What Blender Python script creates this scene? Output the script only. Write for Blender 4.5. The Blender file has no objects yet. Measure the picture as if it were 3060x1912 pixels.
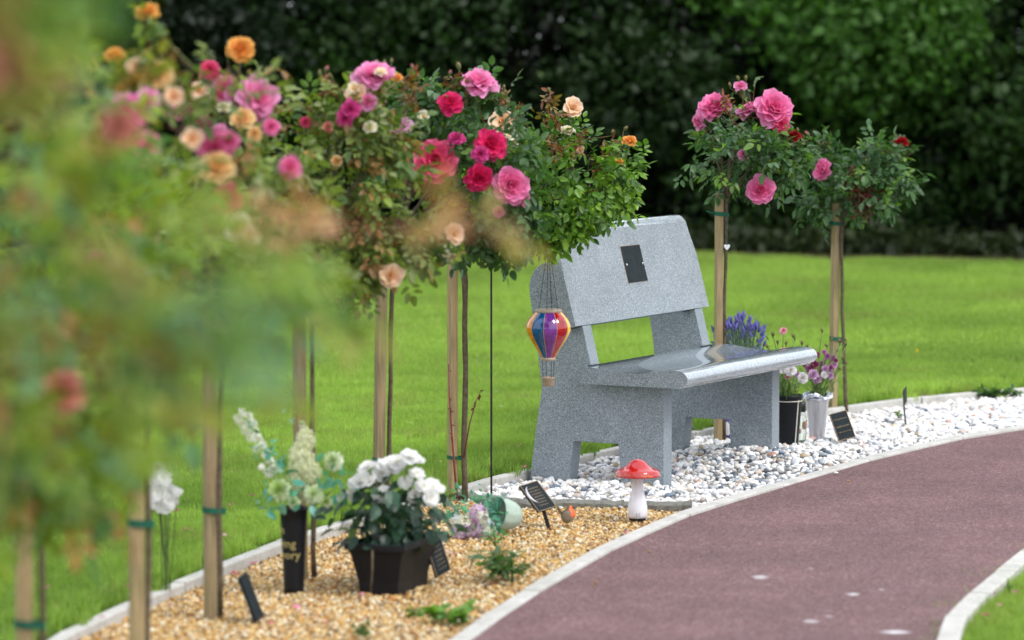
import bpy, math, random
import numpy as np
from mathutils import Vector, Matrix

# ------------------------------------------------------------------ camera, sky, sun, exposure
S = bpy.context.scene
PITCH = 0.0773
cam_d = bpy.data.cameras.new('camera')
cam = bpy.data.objects.new('camera', cam_d)
S.collection.objects.link(cam)
S.camera = cam
cam.location = (0, 0, 1.62)
cam.rotation_euler = (math.pi / 2 - PITCH, 0, 0)
cam_d.sensor_width = 36
cam_d.lens = 124.1
cam_d.clip_start = 0.1
cam_d.clip_end = 600
cam_d.dof.use_dof = True
cam_d.dof.focus_distance = 13.3
cam_d.dof.aperture_fstop = 2.6

w = bpy.data.worlds.new('World')
S.world = w
w.use_nodes = True
nt = w.node_tree
bg = nt.nodes['Background']
sky = nt.nodes.new('ShaderNodeTexSky')
sky.sky_type = 'NISHITA'
sky.sun_disc = False
sky.sun_elevation = math.radians(52)
sky.sun_rotation = math.radians(125)
sky.altitude = 50
sky.air_density = 1.0
sky.dust_density = 3.0
hs = nt.nodes.new('ShaderNodeHueSaturation')
hs.inputs['Saturation'].default_value = 0.30
nt.links.new(sky.outputs[0], hs.inputs['Color'])
# broken bright cloud cover over the physical sky
tcw = nt.nodes.new('ShaderNodeTexCoord')
cn = nt.nodes.new('ShaderNodeTexNoise')
cn.inputs['Scale'].default_value = 1.6
cn.inputs['Detail'].default_value = 6
nt.links.new(tcw.outputs['Generated'], cn.inputs['Vector'])
cr = nt.nodes.new('ShaderNodeMapRange')
cr.inputs[1].default_value = 0.32; cr.inputs[2].default_value = 0.62
cr.inputs[3].default_value = 0.55; cr.inputs[4].default_value = 0.95
nt.links.new(cn.outputs[0], cr.inputs[0])
cm = nt.nodes.new('ShaderNodeMix'); cm.data_type = 'RGBA'
nt.links.new(cr.outputs[0], cm.inputs[0])
nt.links.new(hs.outputs[0], cm.inputs[6])
cm.inputs[7].default_value = (8.4, 8.9, 9.6, 1)
nt.links.new(cm.outputs[2], bg.inputs['Color'])
bg.inputs['Strength'].default_value = 0.10

sun_d = bpy.data.lights.new('sun', 'SUN')
sun_d.energy = 1.0
sun_d.angle = math.radians(14)
sun_d.color = (1.0, 0.96, 0.90)
sun = bpy.data.objects.new('sun', sun_d)
S.collection.objects.link(sun)
# towards the sun: right of the view and a little behind the camera
az, el = math.radians(125), math.radians(52)
sd = Vector((math.sin(az) * math.cos(el), math.cos(az) * math.cos(el), math.sin(el)))
sun.rotation_euler = sd.to_track_quat('Z', 'Y').to_euler()

S.view_settings.view_transform = 'Standard'
S.view_settings.look = 'None'
S.view_settings.gamma = 1
S.view_settings.exposure = 0.9
S.view_settings.use_curve_mapping = False
S.render.engine = 'CYCLES'
try:
    S.cycles.use_denoising = True
    S.cycles.denoiser = 'OPENIMAGEDENOISE'
    S.cycles.max_bounces = 8
    S.cycles.transparent_max_bounces = 8
    S.cycles.sample_clamp_indirect = 6
except Exception:
    pass

rng = np.random.default_rng(7)
random.seed(7)
COL = S.collection

# ------------------------------------------------------------------ measuring helper
F_, CX, CY, K, H = 10550.0, 1530.0, 956.0, 1.2645, 1.62

def at(x, y, d):
    """world point at ground distance d (metres along +Y) seen in that direction when surveyed from the path"""
    a = (x * K - CX) / F_
    b = -(y * K - CY) / F_
    cp, sp = math.cos(PITCH), math.sin(PITCH)
    r = np.array([a, cp + b * sp, b * cp - sp])
    p = r * (d / r[1])
    return np.array([p[0], p[1], p[2] + H])

# ------------------------------------------------------------------ mesh helpers
class M:
    def __init__(s):
        s.v, s.f, s.c, s.mi, s.n = [], [], [], [], 0
    def add(s, v, f, c=(1, 1, 1), mi=0):
        v = np.asarray(v, float)
        s.v.append(v)
        o = s.n
        s.f.extend([tuple(i + o for i in q) for q in f])
        s.mi.extend([mi] * len(f))
        c = np.asarray(c, float)
        if c.ndim == 1:
            c = np.tile(c, (len(v), 1))
        s.c.append(c)
        s.n += len(v)
    def many(s, tv, tf, R, P, cols, tint=None):
        tv = np.asarray(tv, float)
        n, k = len(P), len(tv)
        V = np.einsum('nij,kj->nki', R, tv) + np.asarray(P)[:, None, :]
        C = np.repeat(np.asarray(cols)[:, None, :], k, axis=1)
        if tint is not None:
            C = C * np.asarray(tint)[None, :, None]
        s.v.append(V.reshape(-1, 3))
        s.c.append(C.reshape(-1, 3))
        base = s.n + np.arange(n) * k
        for q in tf:
            qa = np.array(q)
            s.f.extend(map(tuple, (base[:, None] + qa[None, :]).tolist()))
        s.mi.extend([0] * (n * len(tf)))
        s.n += n * k
    def mesh(s, name, mats, smooth=False):
        me = bpy.data.meshes.new(name)
        v = np.concatenate(s.v)
        me.from_pydata(v.tolist(), [], s.f)
        c = np.concatenate(s.c)
        at_ = me.attributes.new('Col', 'FLOAT_COLOR', 'POINT')
        at_.data.foreach_set('color', np.hstack([c, np.ones((len(c), 1))]).ravel())
        if not isinstance(mats, (list, tuple)):
            mats = [mats]
        for m in mats:
            me.materials.append(m)
        if len(mats) > 1:
            me.polygons.foreach_set('material_index', s.mi)
        if smooth:
            me.polygons.foreach_set('use_smooth', [True] * len(me.polygons))
        me.update()
        return me
    def build(s, name, mats, parent=None, smooth=False, loc=None, link=True):
        o = bpy.data.objects.new(name, s.mesh(name, mats, smooth))
        if parent is not None:
            o.parent = parent
        if loc is not None:
            o.location = loc
        if link:
            COL.objects.link(o)
        return o

def put(name, me, parent=None, loc=(0, 0, 0), R=None, s=1.0):
    o = bpy.data.objects.new(name, me)
    if R is None:
        R = np.eye(3)
    m = Matrix([[R[0][0] * s, R[0][1] * s, R[0][2] * s, loc[0]], [R[1][0] * s, R[1][1] * s, R[1][2] * s, loc[1]],
                [R[2][0] * s, R[2][1] * s, R[2][2] * s, loc[2]], [0, 0, 0, 1]])
    o.matrix_basis = m
    if parent is not None:
        o.parent = parent
    COL.objects.link(o)
    return o

def thing(name, label, cat, loc=(0, 0, 0), group=None):
    o = bpy.data.objects.new(name, None)
    o.empty_display_size = 0.05
    o.location = loc
    o['label'] = label
    o['category'] = cat
    if group:
        o['group'] = group
    COL.objects.link(o)
    return o

def tag(o, label=None, cat=None, group=None, kind=None):
    if label: o['label'] = label
    if cat: o['category'] = cat
    if group: o['group'] = group
    if kind: o['kind'] = kind
    return o

def box(c, s, R=None):
    x, y, z = s[0] / 2, s[1] / 2, s[2] / 2
    v = np.array([[-x, -y, -z], [x, -y, -z], [x, y, -z], [-x, y, -z], [-x, -y, z], [x, -y, z], [x, y, z], [-x, y, z]])
    if R is not None:
        v = v @ np.asarray(R).T
    return v + np.asarray(c), [(0, 3, 2, 1), (4, 5, 6, 7), (0, 1, 5, 4), (1, 2, 6, 5), (2, 3, 7, 6), (3, 0, 4, 7)]

def bevel(o, wd=0.004, seg=2, angle=40):
    m = o.modifiers.new('bevel', 'BEVEL')
    m.width = wd
    m.segments = seg
    m.limit_method = 'ANGLE'
    m.angle_limit = math.radians(angle)
    return o

def tube(pts, rad, n=8, caps=True):
    pts = np.asarray(pts, float)
    k = len(pts)
    rad = np.full(k, rad) if np.isscalar(rad) else np.asarray(rad)
    t = np.gradient(pts, axis=0)
    t /= np.linalg.norm(t, axis=1)[:, None] + 1e-9
    ref = np.array([0, 0, 1.0]) if abs(t[0][2]) < 0.9 else np.array([1.0, 0, 0])
    v = []
    a = np.arange(n) * 2 * math.pi / n
    x = np.cross(t[0], ref); x /= np.linalg.norm(x)
    for i in range(k):
        x = x - t[i] * (x @ t[i]); x /= np.linalg.norm(x) + 1e-9
        y = np.cross(t[i], x)
        v.append(pts[i] + rad[i] * (np.cos(a)[:, None] * x + np.sin(a)[:, None] * y))
    v = np.concatenate(v)
    f = [(i * n + j, i * n + (j + 1) % n, (i + 1) * n + (j + 1) % n, (i + 1) * n + j) for i in range(k - 1) for j in range(n)]
    if caps:
        f += [tuple(range(n - 1, -1, -1)), tuple((k - 1) * n + j for j in range(n))]
    return v, f

def lathe(prof, n=32, c=(0, 0, 0), a0=0.0, closed_ends=False):
    v, f = [], []
    for r, z in prof:
        for j in range(n):
            a = a0 + 2 * math.pi * j / n
            v.append((c[0] + r * math.cos(a), c[1] + r * math.sin(a), c[2] + z))
    k = len(prof)
    for i in range(k - 1):
        for j in range(n):
            f.append((i * n + j, i * n + (j + 1) % n, (i + 1) * n + (j + 1) % n, (i + 1) * n + j))
    if closed_ends:
        f += [tuple(range(n - 1, -1, -1)), tuple((k - 1) * n + j for j in range(n))]
    return np.array(v), f

def prism(poly, fn, u0, u1):
    """poly in (v,z) extruded over u; fn maps (u,v,z) to world"""
    n = len(poly)
    v = [fn(u0, p[0], p[1]) for p in poly] + [fn(u1, p[0], p[1]) for p in poly]
    f = [tuple(range(n)), tuple(range(2 * n - 1, n - 1, -1))]
    f += [(i, i + n, (i + 1) % n + n, (i + 1) % n) for i in range(n)]
    return np.array(v), f

def frame_of(d, up=(0, 0, 1)):
    """rotation with local +Y along d, +Z near up; vectorised"""
    d = np.atleast_2d(d); up = np.atleast_2d(up)
    d = d / (np.linalg.norm(d, axis=1)[:, None] + 1e-9)
    x = np.cross(d, np.broadcast_to(up, d.shape))
    bad = np.linalg.norm(x, axis=1) < 1e-3
    x[bad] = np.cross(d[bad], [0.3, 1, 0.1])
    x /= np.linalg.norm(x, axis=1)[:, None]
    z = np.cross(x, d)
    return np.stack([x, d, z], axis=2)

def zframe(n, spin=0.0):
    """3x3 with local +Z along n"""
    n = np.asarray(n, float); n = n / np.linalg.norm(n)
    r = np.array([0, 0, 1.0]) if abs(n[2]) < 0.95 else np.array([0, 1.0, 0])
    x = np.cross(r, n); x /= np.linalg.norm(x)
    y = np.cross(n, x)
    c, s = math.cos(spin), math.sin(spin)
    return np.stack([x * c + y * s, -x * s + y * c, n], axis=1)

# ------------------------------------------------------------------ materials
def mat(name, rough=0.6, spec=0.5, **k):
    m = bpy.data.materials.new(name)
    m.use_nodes = True
    b = m.node_tree.nodes['Principled BSDF']
    b.inputs['Roughness'].default_value = rough
    b.inputs['Specular IOR Level'].default_value = spec
    for kk, vv in k.items():
        b.inputs[kk.replace('_', ' ')].default_value = vv
    return m, m.node_tree, b

def node(t, ty, **k):
    n = t.nodes.new(ty)
    for a, b in k.items():
        setattr(n, a, b)
    return n

def noise(t, scale, detail=4, rough=0.6, vec=None):
    n = node(t, 'ShaderNodeTexNoise')
    n.inputs['Scale'].default_value = scale
    n.inputs['Detail'].default_value = detail
    n.inputs['Roughness'].default_value = rough
    if vec is not None:
        t.links.new(vec, n.inputs['Vector'])
    return n

def ramp(t, fac, stops, interp='LINEAR'):
    r = node(t, 'ShaderNodeValToRGB')
    r.color_ramp.interpolation = interp
    e = r.color_ramp.elements
    while len(e) < len(stops):
        e.new(0.5)
    for i, (p, c) in enumerate(stops):
        e[i].position = p
        e[i].color = (*c, 1)
    t.links.new(fac, r.inputs[0])
    return r

def bump(t, b, h, dist=0.002, strength=0.6):
    n = node(t, 'ShaderNodeBump')
    n.inputs['Distance'].default_value = dist
    n.inputs['Strength'].default_value = strength
    t.links.new(h, n.inputs['Height'])
    t.links.new(n.outputs[0], b.inputs['Normal'])
    return n

def mixc(t, a, b, fac, mode='MIX'):
    n = node(t, 'ShaderNodeMix', data_type='RGBA', blend_type=mode)
    for s_, v in ((n.inputs[0], fac), (n.inputs[6], a), (n.inputs[7], b)):
        if isinstance(v, (int, float)):
            s_.default_value = v
        elif isinstance(v, tuple):
            s_.default_value = (*v, 1)
        else:
            t.links.new(v, s_)
    return n.outputs[2]

def geo(t):
    return node(t, 'ShaderNodeNewGeometry').outputs['Position']

def leafmat(name, rough=0.42, trans=0.35, spec=0.5, attr='Col', atype='GEOMETRY', tcol=(1.25, 1.5, 0.6), vein=True):
    m, t, b = mat(name, rough, spec)
    a = node(t, 'ShaderNodeAttribute', attribute_name=attr, attribute_type=atype)
    col = a.outputs['Color']
    n = noise(t, 35, 3, 0.6, geo(t))
    col = mixc(t, col, ramp(t, n.outputs[0], [(0.3, (0.72, 0.72, 0.72)), (0.7, (1.2, 1.2, 1.2))]).outputs[0], 1.0, 'MULTIPLY')
    t.links.new(col, b.inputs['Base Color'])
    tr = node(t, 'ShaderNodeBsdfTranslucent')
    t.links.new(mixc(t, col, tcol, 1.0, 'MULTIPLY'), tr.inputs['Color'])
    mx = node(t, 'ShaderNodeMixShader')
    mx.inputs[0].default_value = trans
    t.links.new(b.outputs[0], mx.inputs[1])
    t.links.new(tr.outputs[0], mx.inputs[2])
    t.links.new(mx.outputs[0], t.nodes['Material Output'].inputs['Surface'])
    return m

def plain(name, col, rough=0.6, spec=0.5, var=0.15, scale=40, bmp=0.0, **k):
    m, t, b = mat(name, rough, spec, **k)
    n = noise(t, scale, 5, 0.6, geo(t))
    lo = tuple(c * (1 - var) for c in col); hi = tuple(min(1, c * (1 + var)) for c in col)
    t.links.new(ramp(t, n.outputs[0], [(0.3, lo), (0.7, hi)]).outputs[0], b.inputs['Base Color'])
    if bmp:
        bump(t, b, n.outputs[0], bmp)
    return m

def attrmat(name, rough=0.6, spec=0.4, attr='Col', atype='GEOMETRY', nz=30, lo=0.8, hi=1.15, bmp=0.0, trans=0.0):
    m, t, b = mat(name, rough, spec)
    a = node(t, 'ShaderNodeAttribute', attribute_name=attr, attribute_type=atype)
    n = noise(t, nz, 5, 0.65, geo(t))
    col = mixc(t, a.outputs['Color'], ramp(t, n.outputs[0], [(0.3, (lo,) * 3), (0.7, (hi,) * 3)]).outputs[0], 1.0, 'MULTIPLY')
    t.links.new(col, b.inputs['Base Color'])
    if bmp:
        bump(t, b, n.outputs[0], bmp)
    if trans:
        tr = node(t, 'ShaderNodeBsdfTranslucent')
        t.links.new(col, tr.inputs['Color'])
        mx = node(t, 'ShaderNodeMixShader')
        mx.inputs[0].default_value = trans
        t.links.new(b.outputs[0], mx.inputs[1])
        t.links.new(tr.outputs[0], mx.inputs[2])
        t.links.new(mx.outputs[0], t.nodes['Material Output'].inputs['Surface'])
    return m

def granite(name, rough, base=1.0, coat=0.0, contrast=1.0, bmp=0.0006):
    m, t, b = mat(name, rough, 0.5)
    g = geo(t)
    v = node(t, 'ShaderNodeTexVoronoi', feature='F1')
    v.inputs['Scale'].default_value = 390
    t.links.new(g, v.inputs['Vector'])
    bw = node(t, 'ShaderNodeSeparateColor')
    t.links.new(v.outputs['Color'], bw.inputs[0])
    def q(x):
        mid = np.array([0.25, 0.30, 0.335])
        return tuple(np.clip((mid + (np.array(x) - mid) * contrast) * base, 0, 1))
    r = ramp(t, bw.outputs[0], [(0.0, q((0.055, 0.07, 0.085))), (0.20, q((0.13, 0.155, 0.18))), (0.45, q((0.24, 0.27, 0.305))),
                                (0.72, q((0.33, 0.36, 0.40))), (0.93, q((0.56, 0.58, 0.62)))])
    n = noise(t, 7, 4, 0.6, g)
    col = mixc(t, r.outputs[0], ramp(t, n.outputs[0], [(0.3, (0.88, 0.89, 0.88)), (0.7, (1.08, 1.07, 1.08))]).outputs[0], 1.0, 'MULTIPLY')
    t.links.new(col, b.inputs['Base Color'])
    if coat:
        b.inputs['Coat Weight'].default_value = coat
        b.inputs['Coat Roughness'].default_value = 0.05
    if bmp:
        bump(t, b, bw.outputs[1], bmp, 0.5)
    return m

MAT = {}
MAT['granite'] = granite('granite_rough', 0.5, 0.97, 0, 0.62)
MAT['polish'] = granite('granite_polished', 0.12, 1.35, 0.8, 0.5, 0)  # base colour lightened to stand in for sky reflection
MAT['sawn'] = granite('granite_sawn', 0.5, 0.92, 0, 0.3, 0.0)
MAT['leaf'] = leafmat('rose_leaf')
MAT['petal'] = attrmat('petal', 0.6, 0.25, nz=60, lo=0.88, hi=1.1, trans=0.35)
MAT['stemg'] = attrmat('stem', 0.6, 0.3, nz=80, lo=0.7, hi=1.2, bmp=0.001)
MAT['grass'] = leafmat('grass_blade', 0.5, 0.4, 0.35, 'tint', 'INSTANCER', (1.1, 1.3, 0.8))
MAT['hedgeleaf'] = leafmat('hedge_leaf', 0.5, 0.28, 0.35, 'tint', 'INSTANCER', (1.2, 1.4, 0.5))
MAT['pebble'] = attrmat('pebble', 0.5, 0.45, 'tint', 'INSTANCER', 90, 0.8, 1.12, 0.001)
MAT['gravel'] = attrmat('gravel', 0.5, 0.45, 'tint', 'INSTANCER', 160, 0.75, 1.2, 0.001)
MAT['tie'] = plain('green_tie', (0.008, 0.10, 0.06), 0.6, 0.3)
MAT['blackplastic'] = plain('black_plastic', (0.009, 0.010, 0.013), 0.45, 0.25, 0.2, 60)
MAT['blackmetal'] = plain('black_metal', (0.008, 0.009, 0.009), 0.35, 0.5, 0.2)
MAT['gold'] = plain('gold_lettering', (0.50, 0.42, 0.16), 0.5, 0.5, 0.1)
MAT['brass'] = plain('brass_edge', (0.38, 0.25, 0.13), 0.4, 0.5, 0.2)
MAT['dull'] = plain('bronze_lettering', (0.24, 0.18, 0.11), 0.5, 0.4, 0.1)
MAT['slate'] = plain('plaque_black', (0.013, 0.020, 0.024), 0.6, 0.15, 0.3, 30)
MAT['white'] = plain('white_paint', (0.75, 0.75, 0.78), 0.4)
MAT['steel'] = plain('steel_screw', (0.5, 0.5, 0.5), 0.25, 0.5, 0.1, Metallic=1.0)

def woodmat():
    m, t, b = mat('stake_wood', 0.75, 0.2)
    tc = node(t, 'ShaderNodeTexCoord')
    mp = node(t, 'ShaderNodeMapping')
    mp.inputs['Scale'].default_value = (1, 1, 0.06)
    t.links.new(tc.outputs['Object'], mp.inputs[0])
    n = noise(t, 110, 6, 0.65, mp.outputs[0])
    n2 = noise(t, 5, 3, 0.5, tc.outputs['Object'])
    c = ramp(t, n.outputs[0], [(0.25, (0.20, 0.15, 0.085)), (0.5, (0.35, 0.275, 0.165)), (0.75, (0.47, 0.385, 0.25))])
    c2 = mixc(t, c.outputs[0], ramp(t, n2.outputs[0], [(0.35, (0.78, 0.82, 0.72)), (0.65, (1.12, 1.05, 1.0))]).outputs[0], 1.0, 'MULTIPLY')
    oi = node(t, 'ShaderNodeObjectInfo')
    c3 = mixc(t, c2, ramp(t, oi.outputs['Random'], [(0, (0.78, 0.78, 0.8)), (1, (1.15, 1.12, 1.05))]).outputs[0], 1.0, 'MULTIPLY')
    t.links.new(c3, b.inputs['Base Color'])
    bump(t, b, n.outputs[0], 0.0015)
    return m
MAT['wood'] = woodmat()

def barkmat():
    m, t, b = mat('rose_bark', 0.8, 0.2)
    n = noise(t, 60, 6, 0.7, geo(t))
    t.links.new(ramp(t, n.outputs[0], [(0.3, (0.055, 0.042, 0.030)), (0.55, (0.13, 0.10, 0.065)), (0.75, (0.19, 0.17, 0.10))]).outputs[0], b.inputs['Base Color'])
    bump(t, b, n.outputs[0], 0.003)
    return m
MAT['bark'] = barkmat()

def pathmat():
    m, t, b = mat('red_tarmac', 0.75, 0.3)
    g = geo(t)
    v = node(t, 'ShaderNodeTexVoronoi', feature='F1')
    v.inputs['Scale'].default_value = 190
    t.links.new(g, v.inputs['Vector'])
    sc = node(t, 'ShaderNodeSeparateColor')
    t.links.new(v.outputs['Color'], sc.inputs[0])
    c = ramp(t, sc.outputs[0], [(0.0, (0.105, 0.054, 0.054)), (0.35, (0.165, 0.090, 0.091)), (0.7, (0.205, 0.117, 0.119)), (0.96, (0.33, 0.23, 0.235))])
    n = noise(t, 2.2, 5, 0.62, g)
    c2 = mixc(t, c.outputs[0], ramp(t, n.outputs[0], [(0.3, (0.68, 0.655, 0.655)), (0.7, (1.04, 1.0, 1.0))]).outputs[0], 1.0, 'MULTIPLY')
    n3 = noise(t, 18, 5, 0.7, g)
    c2 = mixc(t, c2, ramp(t, n3.outputs[0], [(0.3, (0.90, 0.88, 0.88)), (0.7, (1.1, 1.1, 1.1))]).outputs[0], 1.0, 'MULTIPLY')
    # chalky white splashes worn on the surface
    nw = noise(t, 30, 4, 0.7, g)
    fac = None
    for (x, y, rx, ry, a) in [(0.760, 10.72, .030, .055, .5), (1.012, 10.38, .022, .035, .6), (0.845, 9.885, .032, .035, .45), (1.065, 9.70, .050, .035, .8),
                              (1.105, 10.47, .014, .02, .4), (0.905, 9.97, .015, .02, .4), (0.93, 10.9, .012, .03, .2)]:
        mp = node(t, 'ShaderNodeVectorMath', operation='SUBTRACT')
        t.links.new(g, mp.inputs[0]); mp.inputs[1].default_value = (x, y, 0)
        dv = node(t, 'ShaderNodeVectorMath', operation='MULTIPLY')
        t.links.new(mp.outputs[0], dv.inputs[0]); dv.inputs[1].default_value = (1 / rx, 1 / ry, 0)
        ln = node(t, 'ShaderNodeVectorMath', operation='LENGTH')
        t.links.new(dv.outputs[0], ln.inputs[0])
        ad = node(t, 'ShaderNodeMath', operation='ADD')
        t.links.new(ln.outputs['Value'], ad.inputs[0]); t.links.new(nw.outputs[0], ad.inputs[1])
        mr = node(t, 'ShaderNodeMapRange')
        t.links.new(ad.outputs[0], mr.inputs[0])
        mr.inputs[1].default_value = 1.5; mr.inputs[2].default_value = 0.8
        mr.inputs[3].default_value = 0; mr.inputs[4].default_value = a
        if fac is None:
            fac = mr.outputs[0]
        else:
            mx = node(t, 'ShaderNodeMath', operation='MAXIMUM')
            t.links.new(fac, mx.inputs[0]); t.links.new(mr.outputs[0], mx.inputs[1])
            fac = mx.outputs[0]
    c3 = mixc(t, c2, (0.78, 0.77, 0.80), fac)
    t.links.new(c3, b.inputs['Base Color'])
    bump(t, b, sc.outputs[1], 0.002, 0.8)
    return m
MAT['path'] = pathmat()

def concrete(name, col, dark=0.6, s=45, bm=0.0015):
    m, t, b = mat(name, 0.85, 0.25)
    g = geo(t)
    n = noise(t, s, 7, 0.7, g)
    n2 = noise(t, 6, 4, 0.6, g)
    c = ramp(t, n.outputs[0], [(0.25, tuple(x * dark for x in col)), (0.5, col), (0.8, tuple(min(1, x * 1.12) for x in col))])
    c2 = mixc(t, c.outputs[0], ramp(t, n2.outputs[0], [(0.3, (0.80, 0.80, 0.76)), (0.65, (1.05, 1.04, 1.03))]).outputs[0], 1.0, 'MULTIPLY')
    t.links.new(c2, b.inputs['Base Color'])
    bump(t, b, n.outputs[0], bm)
    return m
MAT['kerb'] = concrete('kerb_concrete', (0.54, 0.53, 0.51), 0.74)
MAT['oldkerb'] = concrete('weathered_stone', (0.21, 0.21, 0.19), 0.22, 70, 0.006)

def soilmat(name, c0, c1, s=12):
    m, t, b = mat(name, 0.95, 0.1)
    n = noise(t, s, 6, 0.7, geo(t))
    t.links.new(ramp(t, n.outputs[0], [(0.3, c0), (0.7, c1)]).outputs[0], b.inputs['Base Color'])
    return m
MAT['turf'] = soilmat('turf', (0.045, 0.085, 0.014), (0.085, 0.15, 0.022), 5)
MAT['goldsub'] = soilmat('gold_subbase', (0.16, 0.085, 0.03), (0.34, 0.21, 0.08), 60)
MAT['whitesub'] = soilmat('white_subbase', (0.22, 0.22, 0.23), (0.48, 0.47, 0.46), 50)

# ------------------------------------------------------------------ ground layout (metres)
L_IN = [(-1.40, -2), (-1.42, 5), (-1.38, 7.5), (-1.30, 8.8), (-1.199, 9.572), (-1.107, 10.058), (-1.023, 10.316), (-0.937, 10.622), (-0.868, 10.883),
        (-0.744, 11.299), (-0.518, 11.905), (-0.228, 12.58), (-0.094, 12.946), (0.064, 13.268), (0.387, 13.962), (0.757, 14.603),
        (1.12, 15.15), (1.508, 15.645), (1.926, 16.10), (2.412, 16.50), (3.3, 17.0), (5.0, 17.7), (8, 18.4)]
P_IN = [(-0.30, -2), (-0.36, 5), (-0.36, 7), (-0.28, 8.6), (-0.168, 9.572), (-0.096, 9.945), (-0.012, 10.252), (0.117, 10.751), (0.258, 11.251), (0.411, 11.727),
        (0.641, 12.347), (0.917, 12.884), (1.303, 13.676), (1.724, 14.42), (2.189, 15.03), (3.0, 15.8), (4.5, 16.6), (8, 17.4)]
R_IN = [(0.92, -2), (0.90, 5), (0.93, 7), (1.04, 8.7), (1.165, 9.572), (1.208, 9.834), (1.27, 10.096), (1.355, 10.373), (1.463, 10.707), (1.558, 11.018),
        (1.652, 11.299), (2.0, 12.1), (2.55, 13.0), (3.3, 14.0), (4.6, 15.1), (8, 16.3)]

def resamp(P, step):
    P = np.array(P, float)
    seg = np.linalg.norm(np.diff(P, axis=0), axis=1)
    s = np.concatenate([[0], np.cumsum(seg)])
    n = max(2, int(s[-1] / step) + 1)
    t = np.linspace(0, s[-1], n)
    out = np.stack([np.interp(t, s, P[:, 0]), np.interp(t, s, P[:, 1])], 1)
    return out

def offset(P, d):
    P = np.asarray(P, float)
    t = np.gradient(P, axis=0); t /= np.linalg.norm(t, axis=1)[:, None]
    return P + d * np.stack([t[:, 1], -t[:, 0]], 1)     # +d = to the right of travel

def inside(pts, poly):
    x, y = pts[:, 0], pts[:, 1]
    r = np.zeros(len(pts), bool)
    n = len(poly); j = n - 1
    for i in range(n):
        xi, yi = poly[i]; xj, yj = poly[j]
        c = ((yi > y) != (yj > y)) & (x < (xj - xi) * (y - yi) / (yj - yi + 1e-12) + xi)
        r ^= c
        j = i
    return r

def sheet(name, left, right, z, m, label=None, kind='structure'):
    n = min(len(left), len(right))
    v = [(p[0], p[1], z) for p in left] + [(p[0], p[1], z) for p in right]
    k = len(left)
    f = [(i, i + k, i + k + 1, i + 1) for i in range(k - 1)]
    mm = M(); mm.add(v, f)
    o = mm.build(name, m)
    o['kind'] = kind
    return o

# base ground: one sheet to the horizon, slightly below the beds
mm = M(); mm.add([(-300, -60, -0.06), (300, -60, -0.06), (300, 500, -0.06), (-300, 500, -0.06)], [(0, 1, 2, 3)])
tag(mm.build('ground', MAT['turf']), kind='structure')
# raised lawn left of and behind the beds
L80 = resamp(L_IN, 0.1)
P80 = resamp(P_IN, 0.1)
Lout = offset(L_IN, -0.045)
mm = M()
vv, ff = [], []
for (x, y) in Lout:
    vv += [(x, y, 0.012), (x, y, -0.06)]
nL = len(Lout)
ff += [(2 * i, 2 * i + 1, 2 * i + 3, 2 * i + 2) for i in range(nL - 1)]
b0 = len(vv)
vv += [(-40, -2, 0.012), (-40, 60, 0.012), (40, 60, 0.012), (40, 18.4, 0.012)]
ff.append(tuple([2 * i for i in range(nL)] + [b0 + 3, b0 + 2, b0 + 1, b0]))
mm.add(vv, ff)
tag(mm.build('lawn', MAT['turf']), kind='structure')

def strip(name, A, B, z, m, n=90):
    def rs(P):
        P = np.array(P, float)
        seg = np.linalg.norm(np.diff(P, axis=0), axis=1); s = np.concatenate([[0], np.cumsum(seg)])
        t = np.linspace(0, s[-1], n)
        return np.stack([np.interp(t, s, P[:, 0]), np.interp(t, s, P[:, 1])], 1)
    a, b = rs(A), rs(B)
    v = [(x, y, z) for x, y in a] + [(x, y, z) for x, y in b]
    f = [(i, i + n, i + n + 1, i + 1) for i in range(n - 1)]
    mm = M(); mm.add(v, f)
    o = mm.build(name, m)
    o['kind'] = 'structure'
    return o

DIV = [(-0.24, 12.66), (-0.10, 12.53), (0.06, 12.415), (0.359, 12.385), (0.566, 12.355), (0.66, 12.34)]
# bed bases
goldpoly = [p for p in L_IN if p[1] < 12.62] + DIV + [p for p in reversed(P_IN) if p[1] < 12.3]
whitepoly = list(DIV[::-1]) + [p for p in L_IN if 12.62 < p[1] < 16.6] + [(2.9, 15.72), (2.189, 15.03)] + [p for p in reversed(P_IN) if 12.34 < p[1] < 15]
farpoly = [(2.42, 16.5), (3.3, 17.0), (5.0, 17.7), (8, 18.4), (8, 17.4), (4.5, 16.6), (2.95, 15.75)]
for nm, poly, z, m in (('gold_gravel_base', goldpoly, -0.022, MAT['goldsub']), ('white_gravel_base', whitepoly, -0.020, MAT['whitesub']),
                       ('far_gravel_base', farpoly, -0.018, MAT['goldsub'])):
    mm = M(); mm.add([(p[0], p[1], z) for p in poly], [tuple(range(len(poly)))])
    tag(mm.build(nm, m), kind='structure')
strip('path', offset(P_IN, 0.05), R_IN, 0.0, MAT['path'])

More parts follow.
